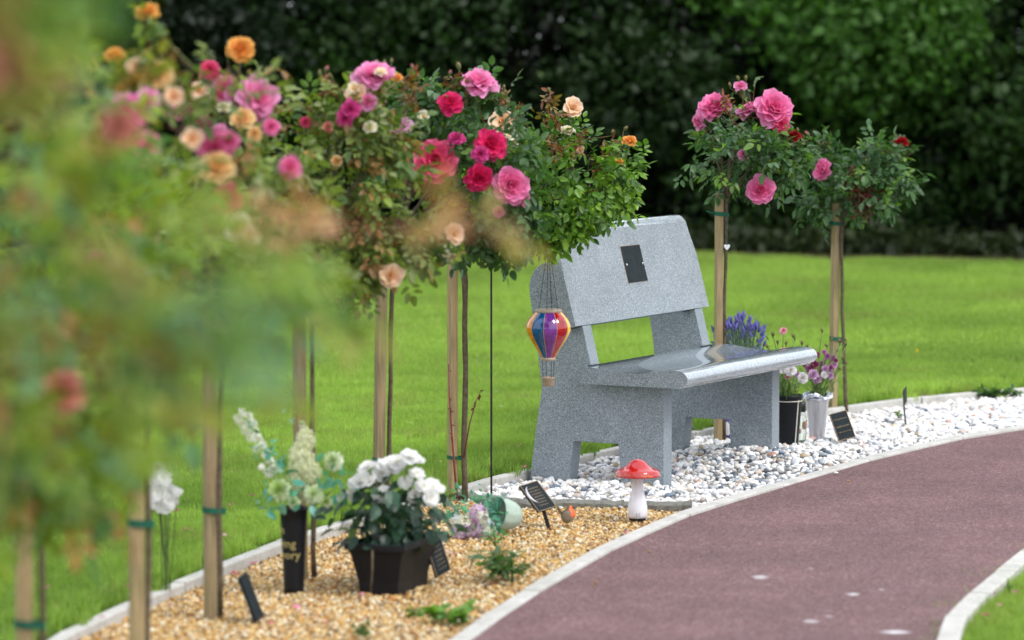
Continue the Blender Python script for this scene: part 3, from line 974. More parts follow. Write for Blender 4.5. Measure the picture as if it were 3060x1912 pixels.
def rose_tree(label, base, top, centre, rad, pal, seed, nclump=46, per=9, lsize=0.036, blooms=(), buds=(), shoots=(), extra=None, lean=0.0, suck=None, csig=0.035, squash=0.75, trunk_r=0.0075):
    """standard rose: thin trunk, fan of canes, clumped compound leaves, blooms on stems"""
    r = np.random.default_rng(seed)
    base = np.asarray(base, float); top = np.asarray(top, float); centre = np.asarray(centre, float); rad = np.asarray(rad, float)
    root = thing('rose_tree', label, 'rose tree', tuple(base), 'standard roses along the bed')
    rel = lambda p: np.asarray(p, float) - base
    # trunk
    n = 12
    t = np.linspace(0, 1, n)[:, None]
    pts = rel(base) * (1 - t) + rel(top) * t
    pts[1:-1, :2] += np.cumsum(r.normal(0, .0022, (n - 2, 2)), 0)
    rr = trunk_r * (1.15 - .25 * t[:, 0]) * (1 + r.normal(0, .06, n))
    rr[-1] *= 1.5; rr[-2] *= 1.3
    mm = M(); v, f = tube(pts, rr, 9); mm.add(v, f)
    mm.build('trunk', MAT['bark'], root, True)
    # clump centres
    dirs = r.normal(size=(nclump * 3, 3)); dirs /= np.linalg.norm(dirs, axis=1)[:, None]
    k = r.uniform(0.35, 1.0, nclump * 3) ** 0.55
    cl = centre + dirs * rad * k[:, None]
    cl = cl[:nclump]
    if extra is not None:
        for (c_, rr_, m_) in extra:
            dd = r.normal(size=(m_, 3)); dd /= np.linalg.norm(dd, axis=1)[:, None]
            cl = np.vstack([cl, np.asarray(c_) + dd * np.asarray(rr_) * (r.uniform(.3, 1, m_) ** .6)[:, None]])
    mm = M()
    nc = 11
    back_ = cl[cl[:, 1] > centre[1] - .02]
    ends = back_[r.choice(len(back_), min(nc, len(back_)), replace=False)]
    paths = []
    for e in ends:
        midp = top + (e - top) * np.array([.28, .28, .72]) + r.normal(0, .02, 3)
        p = bez(top, midp, e, 8)
        p[1:-1] += r.normal(0, .004, (6, 3))
        paths.append(p)
        v, f = tube(rel(p), np.linspace(.0055, .0022, 8), 6); mm.add(v, f, BARKC)
    allp = np.concatenate([p[2:] for p in paths])
    def link_to(pt, r0=.0016, col=STEMC):
        d = np.linalg.norm(allp - pt, axis=1) + 0.35 * np.maximum(0, allp[:, 2] - pt[2])
        a = allp[np.argmin(d)]
        m_ = (a + pt) / 2 + r.normal(0, .012, 3) - np.array([0, 0, .01])
        v, f = tube(rel(bez(a, m_, pt, 6)), np.linspace(r0 * 1.4, r0, 6), 5); mm.add(v, f, col)
    for c in cl:
        link_to(c, .0015, (0.14, 0.13, 0.05) if r.uniform() < .6 else (0.20, 0.09, 0.05))
    # foliage
    fm = M()
    nn = len(cl) * per
    ci = np.repeat(np.arange(len(cl)), per)
    P = cl[ci] + r.normal(0, csig, (nn, 3)) * np.array([1, 1, .8])
    out = (P - centre) / rad
    D = out * 0.7 + r.normal(0, 0.6, (nn, 3)) + np.array([0, 0, -0.25])
    keep = np.ones(nn, bool)
    for (p, s, key, face) in blooms:
        fv = np.asarray(face, float) / np.linalg.norm(face)
        q_ = P - np.asarray(p)
        a_ = q_ @ fv
        rad2 = np.linalg.norm(q_ - a_[:, None] * fv, axis=1)
        keep &= ~((a_ > -.3 * s) & (rad2 < s * .62 + lsize * .6))
        keep &= ~((q_[:, 1] < 0) & (np.hypot(q_[:, 0], q_[:, 2]) < s * .52 + lsize * .5))
    P, D, nn = P[keep], D[keep], int(keep.sum())
    leaf_batch(fm, r, rel(P), D, lsize * r.uniform(.75, 1.25, nn), pal[0], pal[1])
    for (pts_, col, cnt) in shoots:      # upright young shoots: list of world points, palette, leaves
        sp = np.array(pts_, float)
        link_to(sp[0], .0018, (0.22, 0.08, 0.05))
        pth = bez(sp[0], (sp[0] + sp[-1]) / 2 + r.normal(0, .01, 3), sp[-1], 6)
        v, f = tube(rel(pth), np.linspace(.0022, .001, 6), 5); mm.add(v, f, (0.22, 0.09, 0.05))
        tt_ = r.uniform(0.15, 1, cnt)
        PP = sp[0] * (1 - tt_[:, None]) + sp[-1] * tt_[:, None] + r.normal(0, .004, (cnt, 3))
        DD = r.normal(0, 1, (cnt, 3)) + np.array([0, 0, .2])
        leaf_batch(fm, r, rel(PP), DD, lsize * .78 * r.uniform(.7, 1.2, cnt), col[0], col[1])
    for (p, s, key, face) in blooms:
        p = np.asarray(p, float)
        fv = np.asarray(face, float); fv /= np.linalg.norm(fv)
        link_to(p - fv * s * .25, .0019)
        o = put('rose_bloom', BL[key][int(r.integers(2))], root, tuple(p - base), zframe(fv, r.uniform(0, 6)), s * .58)
        o['label'] = {'pink': 'pink', 'rosepink': 'rose pink', 'crimson': 'deep crimson pink', 'hotpink': 'bright pink', 'magenta': 'magenta', 'lilac': 'lilac pink', 'peach': 'pale peach',
                      'cream': 'cream yellow', 'orange': 'orange', 'apricot': 'apricot', 'red': 'dark red', 'salmon': 'salmon pink'}[key] + ' rose bloom'
        # a leaf or two under each bloom
        DD = r.normal(0, 1, (3, 3)); DD[:, 2] -= .3
        leaf_batch(fm, r, np.tile(rel(p - fv * s * .3), (3, 1)), DD, lsize * .8, pal[0], pal[1])
    for (p, s, key) in buds:
        p = np.asarray(p, float)
        fv = np.array([r.normal(0, .35), r.normal(0, .3), 1.0])
        link_to(p - fv * s * .2, .0012, (0.2, 0.12, 0.06))
        put('rose_bud', BUD[key], root, tuple(p - base), zframe(fv, r.uniform(0, 6)), s)
    if suck:
        for (pts_, rad_, lv, col) in suck:
            v, f = tube(rel(np.array(pts_)), np.linspace(rad_, rad_ * .45, len(pts_)), 7); mm.add(v, f, col)
            if lv:
                pp = np.array(pts_)
                tt_ = r.uniform(0.1, 1, lv) * (len(pp) - 1)
                i0 = np.minimum(tt_.astype(int), len(pp) - 2); fr_ = (tt_ - i0)[:, None]
                PP = pp[i0] * (1 - fr_) + pp[i0 + 1] * fr_
                leaf_batch(fm, r, rel(PP), r.normal(0, 1, (lv, 3)), .016, [(0.16, 0.02, 0.02), (0.10, 0.015, 0.02)], [1, 1], compound=False)
    mm.build('branches', MAT['stemg'], root, True)
    tag(fm.build('foliage', MAT['leaf'], root, False), kind='stuff')
    return root

def stake(label, base, top_z, wd=0.032, rot=0.35, ties=(), lean=(0, 0)):
    root = thing('wooden_stake', label, 'stake', (base[0], base[1], 0), 'square wooden stakes')
    c, s = math.cos(rot), math.sin(rot)
    h = wd / 2
    mm = M()
    V = []
    for z, k in ((-0.05, 1), (top_z * .5, 1), (top_z - .004, 1.0), (top_z, .92)):
        for (x, y) in ((-h, -h), (h, -h), (h, h), (-h, h)):
            x *= k; y *= k
            V.append((x * c - y * s + lean[0] * z, x * s + y * c + lean[1] * z, z))
    Fc = [(3, 2, 1, 0)] + [(i * 4 + j, i * 4 + (j + 1) % 4, (i + 1) * 4 + (j + 1) % 4, (i + 1) * 4 + j) for i in range(3) for j in range(4)] + [(12, 13, 14, 15)]
    mm.add(V, Fc)
    bevel(mm.build('post', MAT['wood'], root), .0015, 1)
    for (z, dx, dy, hh, tail) in ties:     # loop round post and trunk
        mm = M()
        e = h * 1.45
        R2 = 0.012
        pts = []
        A = np.array([lean[0] * z, lean[1] * z])
        B = np.array([dx, dy])
        u = (B - A) / np.linalg.norm(B - A); w_ = np.array([-u[1], u[0]])
        for a in np.linspace(math.pi / 2, 3 * math.pi / 2, 7):
            pts.append(A + e * (math.cos(a) * u + math.sin(a) * w_))
        for a in np.linspace(-math.pi / 2, math.pi / 2, 7):
            pts.append(B + R2 * (math.cos(a) * u + math.sin(a) * w_))
        pts.append(pts[0])
        pts = np.array([[p[0], p[1], z + 0.25 * ((p - A) @ u) * (-.35)] for p in pts])
        n = len(pts)
        V = [(p[0], p[1], p[2] - hh / 2) for p in pts] + [(p[0], p[1], p[2] + hh / 2) for p in pts]
        Fc = [(i, i + 1, i + 1 + n, i + n) for i in range(n - 1)]
        mm.add(V, Fc)
        if tail:
            v, f = tube([pts[3] + [0, -.004, 0], pts[3] + [-.015, -.006, .003], pts[3] + [-.032, -.004, .010]], [.004, .004, .003], 6)
            mm.add(v, f)
        o = mm.build('tie', MAT['tie'], root)
        sm = o.modifiers.new('thick', 'SOLIDIFY'); sm.thickness = .0015
    return root

# ------------------------------------------------------------------ hedge at the far side of the lawn
def hedge():
    r = np.random.default_rng(31)
    root = thing('hedge', 'tall dark green hedge closing off the far side of the lawn', 'hedge', (0, 28.6, 0))
    # leaf clusters
    vs = []
    for i in range(6):
        q = np.random.default_rng(70 + i)
        mm = M()
        P = q.normal(0, 0.11, (22, 3)); D = q.normal(0, 1, (22, 3)) + np.array([0, -.4, -.2])
        leaf_batch(mm, q, P, D, .085 * q.uniform(.7, 1.2, 22), [(1, 1, 1)], [1], compound=False, lv=leaf_template(.62, .1, -.15)[0])
        vs.append(mm.build('leaf_cluster', MAT['hedgeleaf'], link=False))
    # front boughs: lumps of foliage at varied depth
    nb = 250
    bx_ = r.uniform(-6.5, 7.5, nb); bz = r.uniform(0.05, 5.6, nb)
    by_ = 28.1 + 0.9 * vnoise(bx_ + 20, bz + 5, 0.7, 8) + r.uniform(-.25, .55, nb)
    by_ += np.where(bz < 0.6, 0.3, 0)
    br = r.uniform(.28, .60, nb)
    P, T = [], []
    for i in range(nb):
        m_ = int(62 * (br[i] / .42) ** 2)
        d = r.normal(size=(m_, 3)); d /= np.linalg.norm(d, axis=1)[:, None]
        k = r.uniform(.72, 1.0, m_)[:, None]
        p = np.array([bx_[i], by_[i], bz[i]]) + d * k * br[i] * np.array([1.15, .8, .8])
        tone = vnoise(np.array([bx_[i]]), np.array([bz[i]]), .6, 9)[0] * .55 + r.uniform(0, .45)
        tone = np.clip(tone + (0.65 if (1.5 < bx_[i] < 3.4 and bz[i] > 1.0) else 0), 0, 1.3)
        tone = tone - (0.2 if bx_[i] < 0.6 else 0)
        tone = max(0, tone - .18)
        c = (1 - tone) * np.array([0.008, 0.018, 0.007]) + tone * np.array([0.060, 0.15, 0.022])  # lit clumps and dark gaps put into the leaf colour
        P.append(p); T.append(np.clip(c * (1 + r.normal(0, .15, (m_, 1))), .003, 1))
    # inner leaf mass, the hedge's inner shade put into near-black leaf colour
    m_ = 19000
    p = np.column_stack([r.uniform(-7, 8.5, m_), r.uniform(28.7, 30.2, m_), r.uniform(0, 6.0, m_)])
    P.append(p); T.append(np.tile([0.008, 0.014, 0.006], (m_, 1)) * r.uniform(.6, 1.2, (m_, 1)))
    P = np.concatenate(P); T = np.concatenate(T)
    keep = P[:, 2] > 0.03
    # ragged windows to the sky near head height
    for (px, py, rr) in [(528, 8, 26), (560, 52, 14), (608, 40, 14), (648, 42, 16), (690, 56, 12), (655, 88, 11), (1215, 48, 17), (1245, 62, 15), (1258, 40, 12), (1340, 66, 18), (1370, 48, 10), (1300, 12, 12),
                         (1435, 75, 9), (2035, 8, 10), (2150, 70, 8), (1135, 25, 9), (560, 5, 16), (720, 15, 12), (905, 30, 7)]:
        c = at(px, py, 29.0)
        dd = np.hypot(P[:, 0] * 29.0 / P[:, 1] - c[0], (P[:, 2] - 1.62) * 29.0 / P[:, 1] - (c[2] - 1.62))
        keep &= dd > rr / 8343 * 29 * .45 + 0.02
    P, T = P[keep], T[keep]
    P[:, :] -= np.array([0, 28.6, 0])
    n = len(P)
    o = scatter('foliage', P, r.uniform(-3.14, 3.14, (n, 3)) * np.array([.4, .4, 1]), r.uniform(.7, 1.3, n), T, vs, parent=root)
    # stems and trunks seen through the leaves
    for i in range(22):
        x = -6 + 13 * i / 21 + r.uniform(-.3, .3)
        mm = M()
        pts = np.array([(0, 0, 0), (r.uniform(-.1, .1), 0, 1.2), (r.uniform(-.3, .3), .1, 2.6), (r.uniform(-.6, .6), .1, 5)])
        v, f = tube(pts, [.07, .055, .045, .02], 7); mm.add(v, f)
        mm.build('trunk', MAT['litter'], root, True, loc=(x, r.uniform(.3, .8), 0))
MAT['litter'] = soilmat('leaf_litter', (0.020, 0.024, 0.010), (0.075, 0.062, 0.030), 6)
hedge()
# bare earth and litter strip under it
mm = M()
xs = np.linspace(-8, 9, 60)
rr_ = np.random.default_rng(33)
edge = 27.55 + 0.28 * vnoise(xs + 9, xs * 0 + 2, .9, 12) - np.clip(xs - 0.8, 0, 3) * 0.55
mm.add([(x, e, 0.016) for x, e in zip(xs, edge)] + [(x, 31, 0.016) for x in xs], [(i, i + 1, i + 61, i + 60) for i in range(59)])
tag(mm.build('hedge_border_soil', MAT['litter']), kind='structure')
# ivy and low growth at the hedge foot
q = np.random.default_rng(34)
ivv = []
for i in range(3):
    mm = M()
    P = q.normal(0, 0.07, (16, 3)) * [1, 1, .5] + [0, 0, .05]
    leaf_batch(mm, q, P, q.normal(0, 1, (16, 3)) + [0, 0, .3], .06 * q.uniform(.6, 1.2, 16), [(1, 1, 1)], [1], compound=False)
    ivv.append(mm.build('ivy_tuft', MAT['hedgeleaf'], link=False))
n = 900
x = q.uniform(-6, 8, n); y = 27.75 + np.abs(q.normal(0, .35, n)) - np.clip(x - 1.2, 0, 3) * .30
P = np.column_stack([x, y, np.full(n, .015)])
t_ = q.uniform(0, 1, (n, 1))
g = scatter('ground_ivy', P, np.column_stack([np.zeros(n), np.zeros(n), q.uniform(0, 6.28, n)]), q.uniform(.6, 2.0, n),
            (1 - t_) * np.array([.012, .022, .008]) + t_ * np.array([.040, .06, .018]), ivv)
tag(g, 'low ivy and weeds growing along the foot of the hedge', 'ground cover')

# ------------------------------------------------------------------ granite bench
BX, BY, YAW = 0.5607, 12.97, 0.4979
bs_, bc_ = math.sin(YAW), math.cos(YAW)
def bw(u, v, z):
    """bench frame (u along seat, v forward, z up), relative to the bench origin"""
    return (u * bs_ + v * bc_, u * bc_ - v * bs_, z)
bench = thing('bench', 'grey speckled granite memorial bench on white pebbles beside the red path', 'bench', (BX, BY, 0))
SUP = [(-0.568, -0.06), (-0.536, 0.186), (-0.511, 0.339), (-0.525, 0.451), (-0.553, 0.63), (-0.563, 0.69), (-0.565, 0.725), (-0.560, 0.752), (-0.549, 0.776), (-0.531, 0.796), (-0.508, 0.810),
       (-0.485, 0.815), (-0.461, 0.813), (-0.395, 0.566), (-0.339, 0.581), (-0.304, 0.440), (-0.304, 0.434), (-0.316, 0.434), (-0.316, 0.3705), (0.0, 0.3685), (0.0, -0.06),
       (-0.172, -0.06), (-0.188, 0.146), (-0.376, 0.146), (-0.400, -0.06)]
for u0 in (0.0, 0.97):
    mm = M()
    v, f = prism(SUP, bw, u0, u0 + 0.069)
    mm.add(v, f[:2], mi=0)
    mm.add(v, f[2:], mi=1)
    o = mm.build('side_support', [MAT['granite'], MAT['sawn']], bench)
    # weld the duplicated border so the bevel works
    import bmesh
    bm = bmesh.new(); bm.from_mesh(o.data); bmesh.ops.remove_doubles(bm, verts=bm.verts, dist=1e-5); bmesh.ops.recalc_face_normals(bm, faces=bm.faces); bm.to_mesh(o.data); bm.free()
    bevel(o, 0.0025, 2, 30)
# seat slab with dished top and rounded nose
pf = [(-0.313, 0.371), (-0.313, 0.430), (-0.309, 0.4335), (-0.262, 0.4335), (-0.240, 0.4325), (-0.215, 0.4295), (-0.19, 0.4255), (-0.16, 0.4215), (-0.13, 0.419), (-0.10, 0.418), (-0.071, 0.4185),
      (-0.045, 0.4215), (-0.019, 0.4265), (0.0, 0.4305), (0.02, 0.434), (0.04, 0.4362), (0.06, 0.4372), (0.08, 0.437), (0.095, 0.4352), (0.108, 0.4315), (0.118, 0.4262), (0.1255, 0.419), (0.1295, 0.411),
      (0.1305, 0.4035), (0.129, 0.396), (0.124, 0.387), (0.115, 0.379), (0.102, 0.374), (0.100, 0.371)]
mm = M()
v, f = prism(pf, bw, -0.071, 1.110)
n = len(pf)
mm.add(v, f[:2], mi=0)
mm.add(v, f[2:], mi=1)
o = mm.build('seat', [MAT['granite'], MAT['polish']], bench)
for i, p in enumerate(o.data.polygons):
    if i >= 3 and i < 2 + n - 3:
        p.use_smooth = True
# back slab
TH = 0.26157
def bk(u, w_, t_):
    """point on back slab: u along, w up the slope, t into the slab"""
    v = -0.337 - math.sin(TH) * w_ - math.cos(TH) * t_
    z = 0.583 + math.cos(TH) * w_ - math.sin(TH) * t_
    return bw(u, v, z)
U0, U1, WH, RC = -0.059, 1.098, 0.388, 0.05
out = [(U0, 0), (U1, 0)]
out += [(U1, y) for y in np.linspace(0, WH - RC, 12)[1:]]
out += [(U1 - RC + RC * math.cos(a), WH - RC + RC * math.sin(a)) for a in np.linspace(0, math.pi / 2, 9)[1:]]
out += [(x, WH) for x in np.linspace(U1 - RC, U0 + RC, 8)[1:]]
out += [(U0 + RC + RC * math.cos(a), WH - RC + RC * math.sin(a)) for a in np.linspace(math.pi / 2, math.pi, 9)[1:]]
out += [(U0, y) for y in np.linspace(WH - RC, 0, 12)[1:-1]]
out = np.array(out)
cen = np.array([(U0 + U1) / 2, 0.12])
nrm = np.zeros_like(out)
for i in range(len(out)):
    a, b = out[i - 1], out[(i + 1) % len(out)]
    t_ = b - a; t_ /= np.linalg.norm(t_)
    nrm[i] = (-t_[1], t_[0])
nrm[0] = (1, 0); nrm[1] = (-1, 0)
wt = np.clip((out[:, 1] - 0.20) / 0.15, 0, 1); wt = wt * wt * (3 - 2 * wt)
rb = 0.034
T_ = 0.056
rings = []
for (t_, r0) in [(0, rb)] + [(rb * (1 - math.cos(a)), rb) for a in np.linspace(0, math.pi / 2, 8)[1:]] + [(T_ - 0.012, .012), (T_ - 0.004, .012), (T_, .012)]:
    if r0 == rb:
        ins = rb * (1 - math.sqrt(max(0, 1 - (1 - min(t_ / rb, 1)) ** 2)))
    else:
        ins = {T_ - .012: 0, T_ - .004: .003, T_: .012}[t_]
    rings.append((t_, out + nrm * (ins * wt)[:, None]))
V = []
for t_, P_ in rings:
    V += [bk(p[0], p[1], t_) for p in P_]
n = len(out)
mm = M()
mm.add(V, [tuple(range(n)), tuple(range(len(rings) * n - 1, (len(rings) - 1) * n - 1, -1))], mi=0)
Fc = []; mis = []
for k in range(len(rings) - 1):
    for i in range(n):
        j = (i + 1) % n
        Fc.append((k * n + i, (k + 1) * n + i, (k + 1) * n + j, k * n + j))
        mis.append(1 if (wt[i] > .35 and wt[j] > .35) else 0)
mm.f += Fc; mm.mi += mis
o = mm.build('backrest', [MAT['granite'], MAT['polish']], bench)
for i, p in enumerate(o.data.polygons):
    if i >= 2 and mis[i - 2] == 1: p.use_smooth = True
bm = bmesh.new(); bm.from_mesh(o.data); bmesh.ops.recalc_face_normals(bm, faces=bm.faces); bm.to_mesh(o.data); bm.free()
# plaque with two screws
mm = M()
V = [bk(u, w_, t_) for t_ in (-0.003, 0.0005) for (u, w_) in ((.448, .135), (.611, .135), (.611, .279), (.448, .279))]
mm.add(V, [(0, 1, 2, 3), (7, 6, 5, 4), (0, 4, 5, 1), (1, 5, 6, 2), (2, 6, 7, 3), (3, 7, 4, 0)])
pq = mm.build('plaque', MAT['slate'], bench)
pq['label'] = 'blank black plaque with two screws on the backrest'
mm = M()
V = [bk(u, w_, t_) for t_ in (-0.0012, 0.0002) for (u, w_) in ((.4465, .1335), (.6125, .1335), (.6125, .2805), (.4465, .2805))]
mm.add(V, [(0, 1, 2, 3), (7, 6, 5, 4), (0, 4, 5, 1), (1, 5, 6, 2), (2, 6, 7, 3), (3, 7, 4, 0)])
mm.build('plaque_edge', MAT['brass'], pq)
for (u, w_) in ((.462, .206), (.598, .204)):
    v, f = lathe([(0.0, .0034), (.003, .003), (.0048, .0018), (.0055, 0), (.0055, -.002)], 14)
    nv_ = np.array(bk(0, 0, -1)) - np.array(bk(0, 0, 0))
    v = v @ zframe(nv_).T + np.array(bk(u, w_, -.0045))
    mm = M(); mm.add(v, f)
    mm.build('screw', MAT['steel'], pq, True)

# ------------------------------------------------------------------ shepherd's crook and hanging balloon
hx, hy = -0.074, 12.58
pole = thing('shepherd_crook', 'slim black metal hook pole standing in the gravel left of the bench', 'hook pole', (hx, hy, 0))
bxl = at(1288, 568, 12.6)
bx0, bz0 = bxl[0], bxl[2]
mm = M()
top = 1.12
arc = [(0, 0, z) for z in np.linspace(-0.05, top, 8)]
w2 = (bx0 - hx)
for a in np.linspace(math.pi, 0, 12)[1:]:
    arc.append((w2 / 2 + w2 / 2 * math.cos(a) - 0.0, 0.01, top + .11 * math.sin(a)))
arc += [(w2, .01, top - .06), (w2 - .002, .01, bz0 + .03)]
for a in np.linspace(math.pi, 2 * math.pi, 8)[:]:
    pass
for a in np.linspace(math.pi, 2.15 * math.pi, 9):
    arc.append((w2 + .014 + .014 * math.cos(a), .01, bz0 + .014 + .014 * math.sin(a)))
v, f = tube(arc, .0038, 8); mm.add(v, f)
mm.build('rod', MAT['blackmetal'], pole, True)

bal = thing('balloon_ornament', 'small rainbow hot air balloon ornament hanging from the black hook', 'garden ornament', (bx0 + .012, 12.59, bz0 - 0.002))
def rz(y): return 1.62 - (y - 110) * 12.6 / 8343 - bal.location[2]
zt, zw, zb_ = rz(735), rz(777), rz(846)
prof = []
for t_ in np.linspace(0, 1, 19):
    z = zt + (zb_ - zt) * t_
    if t_ < .36:
        q_ = t_ / .36
        rad_ = .043 + (.0795 - .043) * math.sin(q_ * math.pi / 2) ** .9
    else:
        q_ = (t_ - .36) / .64
        rad_ = .0795 + (.0235 - .0795) * (q_ ** 1.45 * .55 + .45 * (3 * q_ ** 2 - 2 * q_ ** 3))
    prof.append((rad_, z))
cols = [(0.20, 0.05, 0.30), (0.42, 0.004, 0.012), (0.85, 0.48, 0.01), (0.08, 0.30, 0.05), (0.0, 0.12, 0.42), (0.25, 0.05, 0.38), (0.42, 0.004, 0.012), (0.85, 0.30, 0.01), (0.80, 0.28, 0.01), (0.004, 0.085, 0.25)]
cols[0] = (0.19, 0.035, 0.30)
gm, gt, gb = mat('glazed_glass', 0.07, 0.6)
at_n = node(gt, 'ShaderNodeAttribute', attribute_name='Col')
nz_ = noise(gt, 55, 2, .5, geo(gt))
gt.links.new(mixc(gt, at_n.outputs['Color'], ramp(gt, nz_.outputs[0], [(.35, (.75, .75, .75)), (.65, (1.25, 1.25, 1.25))]).outputs[0], 1, 'MULTIPLY'), gb.inputs['Base Color'])
gb.inputs['Coat Weight'].default_value = .6
gb.inputs['Coat Roughness'].default_value = .03
for g_ in range(10):
    a0 = math.radians(-90 - 13 + 36 * g_)
    mm = M()
    na_ = 7
    V = []
    for rad_, z in prof:
        for j in range(na_):
            a = a0 + math.radians(36) * j / (na_ - 1)
            bul = 1 + .025 * math.sin(math.pi * j / (na_ - 1))
            V.append((rad_ * bul * math.cos(a), rad_ * bul * math.sin(a), z))
    mm.add(V, [(i * na_ + j, i * na_ + j + 1, (i + 1) * na_ + j + 1, (i + 1) * na_ + j) for i in range(len(prof) - 1) for j in range(na_ - 1)], cols[g_])
    mm.build('gore_panel', gm, bal, True)
mm = M()
for g_ in range(10):
    a = math.radians(-90 - 13 + 36 * g_)
    v, f = tube([(rad_ * 1.004 * math.cos(a), rad_ * 1.004 * math.sin(a), z) for rad_, z in prof], .0011, 5); mm.add(v, f)
mm.build('seams', plain('seam_wire', (0.55, 0.34, 0.22), .4), bal, True)
mm = M()
v, f = lathe([(.036, zt + .002), (.044, zt + .008), (.048, zt + .004), (.0475, zt - .003), (.042, zt - .006)], 30); mm.add(v, f)
mm.build('rim', MAT.setdefault('rope', plain('rim_rope', (0.42, 0.33, 0.25), .6, var=.25, scale=120)), bal, True)
mm = M()
v, f = lathe([(.0235, zb_ + .004), (.0262, zb_ + .002), (.0262, zb_ - .008), (.023, zb_ - .009)], 24); mm.add(v, f)
mm.build('rim', MAT['rope'], bal, True)
for a in (math.radians(-155), math.radians(-100), math.radians(-25), math.radians(70)):
    mm = M()
    p0 = np.array([.038 * math.cos(a), .038 * math.sin(a), zt + .004]); p1 = np.array([0.0, 0, 0.004])
    k = 34
    for i in range(k):       # small chain links
        c = p0 + (p1 - p0) * (i + .5) / k
        d = (p1 - p0) / np.linalg.norm(p1 - p0)
        v, f = box((0, 0, 0), (.0024 if i % 2 else .0012, .0012 if i % 2 else .0024, np.linalg.norm(p1 - p0) / k * 1.15))
        mm.add(v @ zframe(d).T + c, f)
    tag(mm.build('chain', MAT['blackmetal'], bal), kind='stuff')
zk = rz(893); zk2 = rz(913)
for a in (math.radians(-160), math.radians(-60), math.radians(-20), math.radians(110)):
    v, f = tube([(.022 * math.cos(a), .022 * math.sin(a), zb_ - .006), (.020 * math.cos(a), .020 * math.sin(a), zk)], .0011, 5)
    mm = M(); mm.add(v, f); mm.build('basket_rod', MAT['blackmetal'], bal)
mm = M()
v, f = lathe([(.0, zk2), (.019, zk2), (.0205, zk2 + .003), (.0215, zk - .004), (.0228, zk - .002), (.0228, zk + .003), (.0195, zk + .003), (.019, zk2 + .004), (0, zk2 + .004)], 24); mm.add(v, f)
mm.build('basket', plain('wicker', (0.33, 0.24, 0.17), .7, var=.4, scale=260, bmp=.001), bal, True)

# ------------------------------------------------------------------ mushroom lantern
mx_, my_ = 0.432, 12.056
mush = thing('mushroom_lantern', 'red capped plastic mushroom lantern with frosted white stem on gold gravel', 'garden lantern', (mx_, my_, 0))
k_ = my_ / 8343
mm = M()
prof = [(0.0, .207), (.008, .2065), (.018, .2035), (.027, .197), (.036, .188), (.046, .1805), (.057, .1745), (.067, .1712), (.0735, .1680), (.0765, .1625), (.0785, .1525), (.0792, .1485), (.077, .1475), (.060, .1480), (.038, .1475), (.020, .1480), (.0, .1485)]
v, f = lathe(prof, 48); mm.add(v, f)
m_, t_, b_ = mat('red_plastic', .08, .6)
n_ = noise(t_, 60, 3, .6, geo(t_))
sx = node(t_, 'ShaderNodeSeparateXYZ'); t_.links.new(node(t_, 'ShaderNodeTexCoord').outputs['Object'], sx.inputs[0])
mr = node(t_, 'ShaderNodeMapRange'); t_.links.new(sx.outputs[2], mr.inputs[0]); mr.inputs[1].default_value = .168; mr.inputs[2].default_value = .156
th_ = ramp(t_, n_.outputs[0], [(.50, (0, 0, 0)), (.58, (1, 1, 1))])
fa = node(t_, 'ShaderNodeMath', operation='MULTIPLY'); t_.links.new(mr.outputs[0], fa.inputs[0]); t_.links.new(th_.outputs[0], fa.inputs[1])
fb = node(t_, 'ShaderNodeMath', operation='MULTIPLY'); t_.links.new(fa.outputs[0], fb.inputs[0]); fb.inputs[1].default_value = .55
t_.links.new(mixc(t_, (0.46, 0.004, 0.008), (0.66, 0.18, 0.03), fb.outputs[0]), b_.inputs['Base Color'])
b_.inputs['Coat Weight'].default_value = .7
mm.build('cap', m_, mush, True)
mm = M()
v, f = lathe([(0, .003), (.028, .003), (.0335, .007), (.0355, .016), (.0358, .030), (.0345, .044), (.031, .060), (.0265, .078), (.0225, .096), (.0200, .112), (.0190, .130), (.0190, .1485)], 10, a0=.3); mm.add(v, f)
fm_, ft_, fb_ = mat('frosted_plastic', .35, .5)
fb_.inputs['Base Color'].default_value = (.78, .77, .83, 1)
fb_.inputs['Subsurface Weight'].default_value = .4
fb_.inputs['Subsurface Radius'].default_value = (.02, .02, .02)
n_ = noise(ft_, 30, 3, .6, geo(ft_))
ft_.links.new(ramp(ft_, n_.outputs[0], [(.3, (.66, .65, .70)), (.7, (.82, .81, .86))]).outputs[0], fb_.inputs['Base Color'])
o = mm.build('stem', fm_, mush, True)
mm = M()
for dx in (-.0042, .0042):
    v, f = box((dx, -.0348, .0185), (.0026, .002, .013)); mm.add(v, f)
mm.build('contacts', plain('grey_contacts', (.30, .30, .34), .5), mush)
mm = M(); v, f = lathe([(0, -.004), (.029, -.004), (.029, .004), (0, .004)], 20); mm.add(v, f)
mm.build('foot', MAT['blackplastic'], mush)

# ------------------------------------------------------------------ robin ornament
rb_ = thing('robin_ornament', 'small robin figurine with orange breast beside the tilted plaque', 'garden ornament', (0.187, 11.905, 0))
bm = bmesh.new()
bmesh.ops.create_uvsphere(bm, u_segments=28, v_segments=20, radius=1)
V = np.array([p.co[:] for p in bm.verts]); Fc = [tuple(q.index for q in p.verts) for p in bm.faces]; bm.free()
